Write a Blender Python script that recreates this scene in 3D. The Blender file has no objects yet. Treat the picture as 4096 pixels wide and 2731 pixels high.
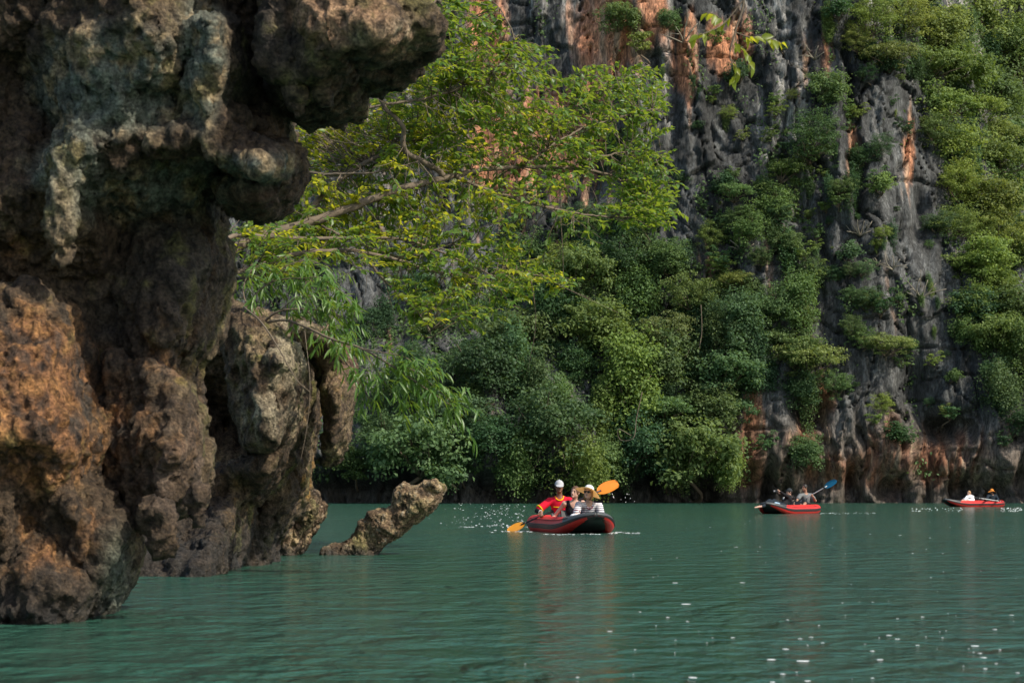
import bpy, math, random, time
import numpy as np
from mathutils import Vector, Matrix
from mathutils.geometry import delaunay_2d_cdt

T0 = time.time()
sc = bpy.context.scene
col = sc.collection
R = math.radians

# ------------------------------------------------------------------ camera
F = 7964.0            # focal length in photo pixels (70 mm on a 36 mm sensor, 4096 px wide)
CAMH = 0.8            # photographer sits in a kayak
TH = math.atan((1960 - 1365.5) / F)
cam = bpy.data.cameras.new('camera')
cam.lens = 70.0; cam.sensor_width = 36.0
cam.clip_start = 0.1; cam.clip_end = 3000
cam.dof.use_dof = True; cam.dof.focus_distance = 40.0; cam.dof.aperture_fstop = 6.3
camo = bpy.data.objects.new('camera', cam); col.objects.link(camo)
camo.location = (0, 0, CAMH); camo.rotation_euler = (math.pi / 2 + TH, 0, 0)
sc.camera = camo

# ------------------------------------------------------------------ sky, sun, exposure
SUN = Vector((0.58, -0.40, 0.71)).normalized()          # direction towards the sun
world = bpy.data.worlds.new('World'); sc.world = world; world.use_nodes = True
wn = world.node_tree.nodes; wl = world.node_tree.links
sky = wn.new('ShaderNodeTexSky'); sky.sky_type = 'NISHITA'; sky.sun_disc = False
sky.sun_elevation = math.asin(SUN.z); sky.sun_rotation = math.atan2(SUN.x, SUN.y)
sky.air_density = 1.2; sky.dust_density = 2.0; sky.ozone_density = 1.0
bg = wn['Background']; bg.inputs['Strength'].default_value = 0.11
wl.new(sky.outputs[0], bg.inputs[0])
sun = bpy.data.lights.new('sun', 'SUN'); sun.energy = 3.1; sun.angle = R(0.55); sun.color = (1.0, 0.93, 0.80)
suno = bpy.data.objects.new('sun', sun); col.objects.link(suno)
suno.rotation_euler = SUN.to_track_quat('Z', 'Y').to_euler()
vs = sc.view_settings
vs.view_transform = 'Standard'; vs.look = 'None'; vs.exposure = 0.62; vs.gamma = 1.0
vs.use_curve_mapping = False
sc.cycles.use_denoising = True
sc.cycles.max_bounces = 6; sc.cycles.diffuse_bounces = 3; sc.cycles.glossy_bounces = 3
sc.cycles.transmission_bounces = 4; sc.cycles.transparent_max_bounces = 6; sc.cycles.volume_bounces = 0
sc.cycles.sample_clamp_indirect = 4.0

# ------------------------------------------------------------------ helpers
_c, _s = math.cos(TH), math.sin(TH)
def P(px, py, Y):
    """photo pixel + world depth -> world point"""
    u = (px - 2048.0) / F; v = (1365.5 - py) / F
    t = Y / (_c - v * _s)
    return np.array([u * t, Y, CAMH + (_s + v * _c) * t])
def to_px(v):
    d = v[:, 1] * _c + (v[:, 2] - CAMH) * _s
    up = -v[:, 1] * _s + (v[:, 2] - CAMH) * _c
    return 2048 + F * v[:, 0] / d, 1365.5 - F * up / d
S = 4096 / 2352.0

def tag(o, label=None, cat=None, group=None, kind=None):
    if label: o['label'] = label
    if cat: o['category'] = cat
    if group: o['group'] = group
    if kind: o['kind'] = kind
    return o
def empty(name, loc=(0, 0, 0), rot=(0, 0, 0)):
    o = bpy.data.objects.new(name, None); col.objects.link(o)
    o.location = loc; o.rotation_euler = rot; o.empty_display_size = 0.1
    return o
def link(name, me, mat=None, parent=None):
    o = bpy.data.objects.new(name, me); col.objects.link(o)
    if mat is not None and len(me.materials) == 0: me.materials.append(mat)
    if parent is not None: o.parent = parent
    return o
def mesh_np(name, v, f, smooth=True, colors=None, attr=None):
    """fast mesh from numpy verts (N,3) and faces (M,k)"""
    v = np.asarray(v, np.float32); f = np.asarray(f, np.int32)
    k = f.shape[1]
    me = bpy.data.meshes.new(name)
    me.vertices.add(len(v)); me.vertices.foreach_set('co', v.ravel())
    me.loops.add(f.size); me.loops.foreach_set('vertex_index', f.ravel())
    me.polygons.add(len(f)); me.polygons.foreach_set('loop_start', np.arange(0, f.size, k, dtype=np.int32))
    if smooth: me.polygons.foreach_set('use_smooth', np.ones(len(f), bool))
    me.update(calc_edges=True)
    if colors is not None:
        a = me.attributes.new('Col', 'FLOAT_COLOR', 'POINT')
        c4 = np.ones((len(v), 4), np.float32); c4[:, :3] = colors
        a.data.foreach_set('color', c4.ravel())
    if attr is not None:
        a = me.attributes.new('lv', 'FLOAT', 'POINT'); a.data.foreach_set('value', np.asarray(attr, np.float32))
    return me

# ---- noise
_rng = np.random.default_rng(7)
_perm = np.concatenate([_rng.permutation(256)] * 3).astype(np.int32)
_g = _rng.normal(size=(256, 3)); _g /= np.linalg.norm(_g, axis=1)[:, None]; _g = _g.astype(np.float32)
def pn(p, seed=0):
    p = np.asarray(p, np.float32) + np.float32(seed * 17.31)
    i = np.floor(p).astype(np.int32); f = p - i; i &= 255
    u = f * f * f * (f * (f * 6 - 15) + 10)
    out = 0
    for dx in (0, 1):
        wx = u[:, 0] if dx else 1 - u[:, 0]
        ax = _perm[i[:, 0] + dx]
        for dy in (0, 1):
            wy = u[:, 1] if dy else 1 - u[:, 1]
            ay = _perm[ax + i[:, 1] + dy]
            for dz in (0, 1):
                wz = u[:, 2] if dz else 1 - u[:, 2]
                g = _g[_perm[ay + i[:, 2] + dz]]
                d = g[:, 0] * (f[:, 0] - dx) + g[:, 1] * (f[:, 1] - dy) + g[:, 2] * (f[:, 2] - dz)
                out = out + wx * wy * wz * d
    return out * 1.6
def fbm(p, oct=4, seed=0, gain=0.5):
    o = 0; a = 1.0; s = 1.0
    for k in range(oct):
        o = o + a * pn(p * s, seed + k * 3); a *= gain; s *= 2.03
    return o
def ridged(p, oct=3, seed=0):
    o = 0; a = 1.0; s = 1.0
    for k in range(oct):
        o = o + a * (1 - 2 * np.abs(pn(p * s, seed + k * 5))); a *= 0.5; s *= 2.1
    return o
def cell(p, seed=0):
    """F1 distance of a cellular noise, and a random value of the nearest cell"""
    p = np.asarray(p, np.float32) + np.float32(seed * 11.7)
    i = np.floor(p).astype(np.int32); f = p - i
    best = np.full(len(p), 9.0, np.float32); val = np.zeros(len(p), np.float32)
    for dx in (-1, 0, 1):
        for dy in (-1, 0, 1):
            for dz in (-1, 0, 1):
                h = _perm[_perm[_perm[(i[:, 0] + dx) & 255] + ((i[:, 1] + dy) & 255)] + ((i[:, 2] + dz) & 255)]
                g = _g[h] * 0.45 + 0.5
                d = (dx + g[:, 0] - f[:, 0]) ** 2 + (dy + g[:, 1] - f[:, 1]) ** 2 + (dz + g[:, 2] - f[:, 2]) ** 2
                m = d < best
                best = np.where(m, d, best); val = np.where(m, h / 255.0, val)
    return np.sqrt(best), val

# ---- signed distance fields, meshed with surface nets
class Field:
    def __init__(s, lo, hi, h):
        s.lo = np.array(lo, float); s.h = h
        n = np.ceil((np.array(hi) - s.lo) / h).astype(int) + 1
        s.n = n; s.a = np.full(n, 50.0, np.float32)
        s.ax = [(s.lo[k] + h * np.arange(n[k])).astype(np.float32) for k in range(3)]
    def region(s, lo, hi, m):
        sl = []
        for k in range(3):
            a = max(0, int((lo[k] - m - s.lo[k]) / s.h)); b = min(s.n[k], int((hi[k] + m - s.lo[k]) / s.h) + 2)
            sl.append(slice(a, max(a, b)))
        X = s.ax[0][sl[0]][:, None, None]; Y = s.ax[1][sl[1]][None, :, None]; Z = s.ax[2][sl[2]][None, None, :]
        return tuple(sl), X, Y, Z
    def comb(s, sl, d, k, sub=False):
        a = s.a[sl]
        if a.size == 0: return
        if sub:
            d = -d
            h = np.clip(0.5 - 0.5 * (d - a) / k, 0, 1); s.a[sl] = a * h + d * (1 - h) + k * h * (1 - h)
        else:
            h = np.clip(0.5 + 0.5 * (d - a) / k, 0, 1); s.a[sl] = d * (1 - h) + a * h - k * h * (1 - h)
    def ell(s, c, r, k=0.05, rot=None, sub=False):
        c = np.asarray(c, float); r = np.asarray(r, float); m = max(r)
        lo, hi = (c - r, c + r) if rot is None else (c - m, c + m)
        sl, X, Y, Z = s.region(lo, hi, k + 2 * s.h)
        x, y, z = X - c[0], Y - c[1], Z - c[2]
        if rot is not None:
            M = np.array(rot)                       # rows are the local axes
            x, y, z = (M[0][0] * x + M[0][1] * y + M[0][2] * z, M[1][0] * x + M[1][1] * y + M[1][2] * z,
                       M[2][0] * x + M[2][1] * y + M[2][2] * z)
        k0 = np.sqrt((x / r[0]) ** 2 + (y / r[1]) ** 2 + (z / r[2]) ** 2)
        k1 = np.sqrt((x / r[0] ** 2) ** 2 + (y / r[1] ** 2) ** 2 + (z / r[2] ** 2) ** 2)
        s.comb(sl, (k0 * (k0 - 1) / np.maximum(k1, 1e-6)).astype(np.float32), k, sub)
    def cap(s, a, b, ra, rb, k=0.03, sub=False):
        a = np.asarray(a, float); b = np.asarray(b, float); m = max(ra, rb)
        sl, X, Y, Z = s.region(np.minimum(a, b) - m, np.maximum(a, b) + m, k + 2 * s.h)
        d = b - a; L = max(float(d @ d), 1e-9)
        t = np.clip(((X - a[0]) * d[0] + (Y - a[1]) * d[1] + (Z - a[2]) * d[2]) / L, 0, 1)
        q = np.sqrt((X - a[0] - t * d[0]) ** 2 + (Y - a[1] - t * d[1]) ** 2 + (Z - a[2] - t * d[2]) ** 2)
        s.comb(sl, (q - (ra + (rb - ra) * t)).astype(np.float32), k, sub)
    def poly(s, pts, Y0, Y1, r, k=0.08, sub=False, lean=0.0):
        """outline in photo pixels, given its own depth range and rounding; the outline holds at the back third"""
        Ys = Y0 + 0.7 * (Y1 - Y0)
        q = np.array([P(a, b, Ys)[[0, 2]] for a, b in pts])
        lo = np.array([q[:, 0].min(), Y0, q[:, 1].min()]); hi = np.array([q[:, 0].max(), Y1, q[:, 1].max()])
        sl, X, Y, Z = s.region(lo, hi, k + 2 * s.h)
        x = X[:, 0, 0][:, None]; z = Z[0, 0, :][None, :]
        if x.size == 0 or z.size == 0: return
        d = np.full(np.broadcast_shapes(x.shape, z.shape), 1e9); sg = np.ones_like(d)
        n = len(q)
        for i in range(n):
            a = q[i]; b = q[i - 1]; e = b - a
            wx, wz = x - a[0], z - a[1]
            t = np.clip((wx * e[0] + wz * e[1]) / max(e @ e, 1e-9), 0, 1)
            d = np.minimum(d, (wx - e[0] * t) ** 2 + (wz - e[1] * t) ** 2)
            c1 = z >= a[1]; c2 = z < b[1]; c3 = e[0] * wz > e[1] * wx
            sg = np.where((c1 & c2 & c3) | (~c1 & ~c2 & ~c3), -sg, sg)
        d2 = (sg * np.sqrt(d)).astype(np.float32)[:, None, :] + r
        dy = np.abs(Y - 0.5 * (Y0 + Y1)) - 0.5 * (Y1 - Y0) + r
        dd = np.minimum(np.maximum(d2, dy), 0) + np.sqrt(np.maximum(d2, 0) ** 2 + np.maximum(dy, 0) ** 2) - r
        s.comb(sl, dd.astype(np.float32), k, sub)
    def layer(s, pts, ctl, Yb, r=0.10, k=0.05, inset=0.06):
        """a slab of rock: outline in photo pixels, front relief from control depths (px, py, Y), flat back at Yb"""
        ctl = np.array(ctl, float); Ym = ctl[:, 2].mean()
        q = np.array([P(a, b, Ym + .75 * (Yb - Ym))[[0, 2]] for a, b in pts])
        lo = np.array([q[:, 0].min(), ctl[:, 2].min() - .3, q[:, 1].min()]); hi = np.array([q[:, 0].max(), Yb, q[:, 1].max()])
        sl, X, Y, Z = s.region(lo, hi, k + 2 * s.h)
        x = X[:, 0, 0][:, None].astype(float); z = Z[0, 0, :][None, :].astype(float)
        d = np.full(np.broadcast_shapes(x.shape, z.shape), 1e9); sg = np.ones_like(d)
        for i in range(len(q)):
            a = q[i]; b = q[i - 1]; e = b - a
            wx, wz = x - a[0], z - a[1]
            t = np.clip((wx * e[0] + wz * e[1]) / max(e @ e, 1e-9), 0, 1)
            d = np.minimum(d, (wx - e[0] * t) ** 2 + (wz - e[1] * t) ** 2)
            c1 = z >= a[1]; c2 = z < b[1]; c3 = e[0] * wz > e[1] * wx
            sg = np.where((c1 & c2 & c3) | (~c1 & ~c2 & ~c3), -sg, sg)
        d2 = (sg * np.sqrt(d)) + inset
        cw = np.array([P(a, b, c)[[0, 2]] for a, b, c in ctl])
        # piecewise planar facets over a Delaunay triangulation of the control points
        far = np.array([(lo[0] - 3, lo[2] - 3), (hi[0] + 3, lo[2] - 3), (hi[0] + 3, hi[2] + 3), (lo[0] - 3, hi[2] + 3)])
        fy_ = [ctl[np.argmin(((cw - p) ** 2).sum(1)), 2] for p in far]
        tp = np.vstack([cw, far]); ty = np.concatenate([ctl[:, 2], fy_])
        tri = delaunay_2d_cdt([Vector(p) for p in tp], [], [], 0, 1e-7)
        tv = np.array([tuple(p) for p in tri[0]]); org = [o[0] if len(o) else 0 for o in tri[3]]
        yf = np.full(d2.shape, Ym)
        for a_, b_, c_ in tri[2]:
            A0, B0, C0 = tv[a_], tv[b_], tv[c_]
            den = (B0[1] - C0[1]) * (A0[0] - C0[0]) + (C0[0] - B0[0]) * (A0[1] - C0[1])
            if abs(den) < 1e-12: continue
            l1 = ((B0[1] - C0[1]) * (x - C0[0]) + (C0[0] - B0[0]) * (z - C0[1])) / den
            l2 = ((C0[1] - A0[1]) * (x - C0[0]) + (A0[0] - C0[0]) * (z - C0[1])) / den
            l3 = 1 - l1 - l2; m_ = (l1 >= -1e-6) & (l2 >= -1e-6) & (l3 >= -1e-6)
            yf = np.where(m_, l1 * ty[org[a_]] + l2 * ty[org[b_]] + l3 * ty[org[c_]], yf)
        for _ in range(2):
            pd = np.pad(yf, 1, mode='edge'); yf = (pd[:-2, 1:-1] + pd[2:, 1:-1] + pd[1:-1, :-2] + pd[1:-1, 2:] + 2 * yf) / 6
        yf = yf + .9 * np.maximum(d2 + r * 2.2, 0) ** 2 / (r * 2.2)      # faces roll away at the outline
        dy = np.maximum(.75 * (yf[:, None, :] - Y), Y - Yb)
        A_ = d2[:, None, :].astype(np.float32) + r; B_ = dy.astype(np.float32) + r
        dd = np.minimum(np.maximum(A_, B_), 0) + np.sqrt(np.maximum(A_, 0) ** 2 + np.maximum(B_, 0) ** 2) - r
        s.comb(sl, dd.astype(np.float32), k)
    def cut(s, p0, nrm, lo, hi, k=0.05):
        """remove what lies on the side the normal points to, inside a box"""
        sl, X, Y, Z = s.region(lo, hi, 0)
        d = (X - p0[0]) * nrm[0] + (Y - p0[1]) * nrm[1] + (Z - p0[2]) * nrm[2]
        a = s.a[sl]; d = np.broadcast_to(d, a.shape).astype(np.float32)
        s.a[sl] = np.maximum(a, d)
    def noise(s, amp, scale, oct=3, seed=0, band=None, ridge=False):
        band = band or amp * 2.5
        idx = np.argwhere(np.abs(s.a) < band)
        p = (s.lo + idx * s.h) * np.asarray(scale)
        nz = -(ridged(p, oct, seed) - 0.5) * 0.6 if ridge else fbm(p, oct, seed)
        s.a[idx[:, 0], idx[:, 1], idx[:, 2]] += (amp * nz).astype(np.float32)
    def mesh(s):
        a = s.a; sgn = a < 0
        n = np.array(a.shape)
        cnt = np.zeros(n - 1, np.int8)
        for dx in (0, 1):
            for dy in (0, 1):
                for dz in (0, 1):
                    cnt += sgn[dx:n[0] - 1 + dx, dy:n[1] - 1 + dy, dz:n[2] - 1 + dz]
        act = np.argwhere((cnt > 0) & (cnt < 8))
        idx = np.full(n - 1, -1, np.int32)
        idx[act[:, 0], act[:, 1], act[:, 2]] = np.arange(len(act))
        corner = {}
        for c in [(x, y, z) for x in (0, 1) for y in (0, 1) for z in (0, 1)]:
            corner[c] = a[act[:, 0] + c[0], act[:, 1] + c[1], act[:, 2] + c[2]]
        acc = np.zeros((len(act), 3)); w = np.zeros(len(act))
        for c in corner:
            for axis in range(3):
                if c[axis] == 0:
                    c2 = list(c); c2[axis] = 1; c2 = tuple(c2)
                    u, v = corner[c], corner[c2]
                    m = (u < 0) != (v < 0)
                    t = np.where(m, u / np.where(m, u - v, 1), 0)
                    pos = np.tile(np.array(c, float), (len(act), 1)); pos[:, axis] += t
                    acc += pos * m[:, None]; w += m
        V = s.lo + (act + acc / np.maximum(w, 1)[:, None]) * s.h
        faces = []
        for axis in range(3):
            o1, o2 = [(1, 2), (2, 0), (0, 1)][axis]
            A = [slice(1, n[k] - 1) for k in range(3)]; A[axis] = slice(0, n[axis] - 1)
            B = list(A); B[axis] = slice(1, n[axis])
            sa, sb = sgn[tuple(A)], sgn[tuple(B)]
            e = np.argwhere(sa != sb)
            if not len(e): continue
            inside = sa[e[:, 0], e[:, 1], e[:, 2]]
            base = e.copy()
            for k in range(3):
                if k != axis: base[:, k] += 1
            q = []
            for (d1, d2) in ((-1, -1), (0, -1), (0, 0), (-1, 0)):
                b = base.copy(); b[:, o1] += d1; b[:, o2] += d2
                q.append(idx[b[:, 0], b[:, 1], b[:, 2]])
            q = np.stack(q, 1)
            q = np.where(inside[:, None], q, q[:, ::-1])
            faces.append(q)
        return V, np.concatenate(faces)

def normals(v, f):
    n = np.cross(v[f[:, 2]] - v[f[:, 0]], v[f[:, 3]] - v[f[:, 1]]) if f.shape[1] == 4 else \
        np.cross(v[f[:, 1]] - v[f[:, 0]], v[f[:, 2]] - v[f[:, 0]])
    o = np.zeros_like(v)
    for k in range(f.shape[1]): 
        for a in range(3): o[:, a] += np.bincount(f[:, k], n[:, a], len(v))
    return o / np.maximum(np.linalg.norm(o, axis=1), 1e-9)[:, None]

def tube(pts, rad, sides=6, taper=True):
    """swept tube along a polyline -> verts, quads"""
    pts = np.asarray(pts, float); n = len(pts)
    rad = np.broadcast_to(np.asarray(rad, float), (n,))
    tg = np.gradient(pts, axis=0); tg /= np.maximum(np.linalg.norm(tg, axis=1), 1e-9)[:, None]
    ref = np.array([0, 0, 1.0]) if abs(tg[0, 2]) < 0.9 else np.array([1.0, 0, 0])
    a = np.cross(tg, ref); a /= np.maximum(np.linalg.norm(a, axis=1), 1e-9)[:, None]; b = np.cross(tg, a)
    ph = np.linspace(0, 2 * math.pi, sides, endpoint=False)
    v = pts[:, None] + rad[:, None, None] * (a[:, None] * np.cos(ph)[None, :, None] + b[:, None] * np.sin(ph)[None, :, None])
    f = []
    for i in range(n - 1):
        for j in range(sides):
            f.append((i * sides + j, i * sides + (j + 1) % sides, (i + 1) * sides + (j + 1) % sides, (i + 1) * sides + j))
    v = v.reshape(-1, 3)
    for end in (0, n - 1):                          # close the ends
        c = len(v); v = np.vstack([v, pts[end]])
        for j in range(0, sides):
            x, y = end * sides + j, end * sides + (j + 1) % sides
            f.append((c, y, x, c) if end == 0 else (c, x, y, c))
    return v, np.array([q if q[0] != q[3] else (q[0], q[1], q[2], q[2]) for q in f])
def spline(pts, n):
    """Catmull-Rom through the points"""
    p = np.asarray(pts, float); p = np.vstack([2 * p[0] - p[1], p, 2 * p[-1] - p[-2]])
    out = []; m = len(p) - 3
    for u in np.linspace(0, m - 1e-6, n):
        i = int(u); t = u - i; a, b, c, d = p[i:i + 4]
        out.append(0.5 * (2 * b + (c - a) * t + (2 * a - 5 * b + 4 * c - d) * t * t + (3 * b - a - 3 * c + d) * t ** 3))
    return np.array(out)
class Acc:
    """collects quads / tris into one mesh"""
    def __init__(s): s.v = []; s.f = []; s.n = 0; s.at = []
    def add(s, v, f, at=0.5):
        v = np.asarray(v, float); f = np.asarray(f)
        s.v.append(v); s.f.append(f + s.n); s.n += len(v); s.at.append(np.full(len(v), at))
    def mesh(s, name, smooth=True, lv=False):
        v = np.vstack(s.v); fs = [tuple(dict.fromkeys(int(i) for i in q)) for a in s.f for q in a]
        me = bpy.data.meshes.new(name); me.from_pydata(v.tolist(), [], [q for q in fs if len(q) > 2])
        if smooth: me.polygons.foreach_set('use_smooth', np.ones(len(me.polygons), bool))
        if lv:
            a = me.attributes.new('lv', 'FLOAT', 'POINT'); a.data.foreach_set('value', np.concatenate(s.at).astype(np.float32))
        return me

# ------------------------------------------------------------------ materials
def new_mat(name):
    m = bpy.data.materials.new(name); m.use_nodes = True
    nt = m.node_tree; b = nt.nodes['Principled BSDF']
    return m, nt.nodes, nt.links, b
def simple(name, c, rough=0.6, spec=0.4, var=0.12, scale=12.0, bump=0.0, bscale=60.0, sss=0.0, **kw):
    m, n, l, b = new_mat(name)
    tc = n.new('ShaderNodeTexCoord')
    nz = n.new('ShaderNodeTexNoise'); nz.inputs['Scale'].default_value = scale; nz.inputs['Detail'].default_value = 4
    l.new(tc.outputs['Object'], nz.inputs['Vector'])
    rp = n.new('ShaderNodeMapRange'); rp.inputs[3].default_value = 1 - var; rp.inputs[4].default_value = 1 + var
    l.new(nz.outputs[0], rp.inputs[0])
    mx = n.new('ShaderNodeMix'); mx.data_type = 'RGBA'; mx.blend_type = 'MULTIPLY'; mx.inputs[0].default_value = 1
    mx.inputs[6].default_value = (*c, 1); l.new(rp.outputs[0], mx.inputs[7]); l.new(mx.outputs[2], b.inputs['Base Color'])
    b.inputs['Roughness'].default_value = rough; b.inputs['Specular IOR Level'].default_value = spec
    if sss:
        b.inputs['Subsurface Weight'].default_value = sss; b.inputs['Subsurface Radius'].default_value = (1, .4, .2)
        b.inputs['Subsurface Scale'].default_value = 0.01
    if bump:
        n2 = n.new('ShaderNodeTexNoise'); n2.inputs['Scale'].default_value = bscale; n2.inputs['Detail'].default_value = 5
        l.new(tc.outputs['Object'], n2.inputs['Vector'])
        bp = n.new('ShaderNodeBump'); bp.inputs['Strength'].default_value = bump; bp.inputs['Distance'].default_value = 0.01
        l.new(n2.outputs[0], bp.inputs['Height']); l.new(bp.outputs[0], b.inputs['Normal'])
    return m
def rock_mat(name, fine=30.0, bump=0.8, dist=0.02, wet=0.25, stretch=(1, 1, 1), pits=0.35):
    m, n, l, b = new_mat(name)
    at = n.new('ShaderNodeAttribute'); at.attribute_name = 'Col'
    geo = n.new('ShaderNodeNewGeometry')
    mp = n.new('ShaderNodeMapping'); mp.inputs['Scale'].default_value = stretch; l.new(geo.outputs['Position'], mp.inputs['Vector'])
    nz = n.new('ShaderNodeTexNoise'); nz.inputs['Scale'].default_value = fine; nz.inputs['Detail'].default_value = 6; nz.inputs['Roughness'].default_value = 0.7
    l.new(mp.outputs[0], nz.inputs['Vector'])
    vo = n.new('ShaderNodeTexVoronoi'); vo.inputs['Scale'].default_value = fine * 0.55; l.new(mp.outputs[0], vo.inputs['Vector'])
    rp = n.new('ShaderNodeMapRange'); rp.inputs[1].default_value = 0.3; rp.inputs[2].default_value = 0.7
    rp.inputs[3].default_value = 0.3; rp.inputs[4].default_value = 1.9; l.new(nz.outputs[0], rp.inputs[0])
    mx = n.new('ShaderNodeMix'); mx.data_type = 'RGBA'; mx.blend_type = 'MULTIPLY'; mx.inputs[0].default_value = 1
    l.new(at.outputs['Color'], mx.inputs[6]); l.new(rp.outputs[0], mx.inputs[7])
    # fine grain and dark pits
    ng = n.new('ShaderNodeTexNoise'); ng.inputs['Scale'].default_value = fine * 3.3; ng.inputs['Detail'].default_value = 3; l.new(mp.outputs[0], ng.inputs['Vector'])
    rg = n.new('ShaderNodeMapRange'); rg.inputs[1].default_value = 0.32; rg.inputs[2].default_value = 0.68; rg.inputs[3].default_value = 0.45; rg.inputs[4].default_value = 1.55; l.new(ng.outputs[0], rg.inputs[0])
    vp = n.new('ShaderNodeMapRange'); vp.inputs[1].default_value = 0.12; vp.inputs[2].default_value = 0.34; vp.inputs[3].default_value = pits; vp.inputs[4].default_value = 1.0; l.new(vo.outputs['Distance'], vp.inputs[0])
    mg = n.new('ShaderNodeMath'); mg.operation = 'MULTIPLY'; l.new(rg.outputs[0], mg.inputs[0]); l.new(vp.outputs[0], mg.inputs[1])
    m2 = n.new('ShaderNodeMix'); m2.data_type = 'RGBA'; m2.blend_type = 'MULTIPLY'; m2.inputs[0].default_value = 1
    l.new(mx.outputs[2], m2.inputs[6]); l.new(mg.outputs[0], m2.inputs[7]); l.new(m2.outputs[2], b.inputs['Base Color'])
    # wet and smooth just above the waterline
    sx = n.new('ShaderNodeSeparateXYZ'); l.new(geo.outputs['Position'], sx.inputs[0])
    wr = n.new('ShaderNodeMapRange'); wr.inputs[1].default_value = 0.0; wr.inputs[2].default_value = wet
    wr.inputs[3].default_value = 0.35; wr.inputs[4].default_value = 0.82; l.new(sx.outputs['Z'], wr.inputs[0]); l.new(wr.outputs[0], b.inputs['Roughness'])
    b.inputs['Specular IOR Level'].default_value = 0.35
    ad = n.new('ShaderNodeMath'); ad.operation = 'MULTIPLY_ADD'; ad.inputs[1].default_value = 0.35
    l.new(vo.outputs['Distance'], ad.inputs[0]); l.new(nz.outputs[0], ad.inputs[2])
    bp = n.new('ShaderNodeBump'); bp.inputs['Strength'].default_value = bump; bp.inputs['Distance'].default_value = dist
    l.new(ad.outputs[0], bp.inputs['Height']); l.new(bp.outputs[0], b.inputs['Normal'])
    return m
def leaf_mat(name, dark, light, trans, tw=0.45, rough=0.4, objcol=True, spec=0.5):
    m, n, l, b = new_mat(name)
    at = n.new('ShaderNodeAttribute'); at.attribute_name = 'lv'
    mx = n.new('ShaderNodeMix'); mx.data_type = 'RGBA'; mx.inputs[6].default_value = (*dark, 1); mx.inputs[7].default_value = (*light, 1)
    l.new(at.outputs['Fac'], mx.inputs[0])
    c = mx.outputs[2]
    tr = n.new('ShaderNodeBsdfTranslucent')
    mt = n.new('ShaderNodeMix'); mt.data_type = 'RGBA'; mt.blend_type = 'MULTIPLY'; mt.inputs[0].default_value = 1
    mt.inputs[6].default_value = (*trans, 1)
    if objcol:
        oi = n.new('ShaderNodeObjectInfo')
        m2 = n.new('ShaderNodeMix'); m2.data_type = 'RGBA'; m2.blend_type = 'MULTIPLY'; m2.inputs[0].default_value = 1
        l.new(c, m2.inputs[6]); l.new(oi.outputs['Color'], m2.inputs[7]); c = m2.outputs[2]
        l.new(oi.outputs['Color'], mt.inputs[7])
    else:
        mt.inputs[7].default_value = (1, 1, 1, 1)
    l.new(c, b.inputs['Base Color']); l.new(mt.outputs[2], tr.inputs['Color'])
    b.inputs['Roughness'].default_value = rough; b.inputs['Specular IOR Level'].default_value = spec
    ms = n.new('ShaderNodeMixShader'); ms.inputs[0].default_value = tw
    l.new(b.outputs[0], ms.inputs[1]); l.new(tr.outputs[0], ms.inputs[2]); l.new(ms.outputs[0], n['Material Output'].inputs['Surface'])
    return m

# ================================================================== WATER
def water_mat():
    m, n, l, b = new_mat('sea_water')
    geo = n.new('ShaderNodeNewGeometry')
    def noise(scale, sx, sy, detail, dist=0.0):
        mp = n.new('ShaderNodeMapping'); mp.inputs['Scale'].default_value = (sx, sy, 1)
        l.new(geo.outputs['Position'], mp.inputs['Vector'])
        t = n.new('ShaderNodeTexNoise'); t.inputs['Scale'].default_value = scale; t.inputs['Detail'].default_value = detail
        t.inputs['Distortion'].default_value = dist; l.new(mp.outputs[0], t.inputs['Vector'])
        return t
    n1 = noise(1.9, 1.25, 1.0, 3, 0.5); n2 = noise(9.0, 1.3, 1.0, 4, 0.3); n3 = noise(0.22, 1, 1, 2)
    a1 = n.new('ShaderNodeMath'); a1.operation = 'MULTIPLY_ADD'; a1.inputs[1].default_value = 0.24
    l.new(n2.outputs[0], a1.inputs[0]); l.new(n1.outputs[0], a1.inputs[2])
    # calmer and livelier patches of the surface
    pr = n.new('ShaderNodeMapRange'); pr.inputs[1].default_value = 0.35; pr.inputs[2].default_value = 0.65
    pr.inputs[3].default_value = 0.55; pr.inputs[4].default_value = 1.0; l.new(n3.outputs[0], pr.inputs[0])
    bp = n.new('ShaderNodeBump'); bp.inputs['Distance'].default_value = 0.30
    l.new(pr.outputs[0], bp.inputs['Strength']); l.new(a1.outputs[0], bp.inputs['Height']); l.new(bp.outputs[0], b.inputs['Normal'])
    n4 = noise(0.12, 1, 1, 3)
    cm = n.new('ShaderNodeMix'); cm.data_type = 'RGBA'
    cm.inputs[6].default_value = (0.017, 0.072, 0.053, 1); cm.inputs[7].default_value = (0.036, 0.096, 0.064, 1)
    l.new(n4.outputs[0], cm.inputs[0]); l.new(cm.outputs[2], b.inputs['Base Color'])
    b.inputs['Roughness'].default_value = 0.12; b.inputs['IOR'].default_value = 1.333
    return m
WATER = water_mat()
wv = [(-900, -300, 0), (900, -300, 0), (900, 900, 0), (-900, 900, 0)]
water = link('water', mesh_np('water', wv, [(0, 1, 2, 3)], smooth=False), WATER)
tag(water, 'calm green lagoon water with small ripples', kind='structure')

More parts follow.
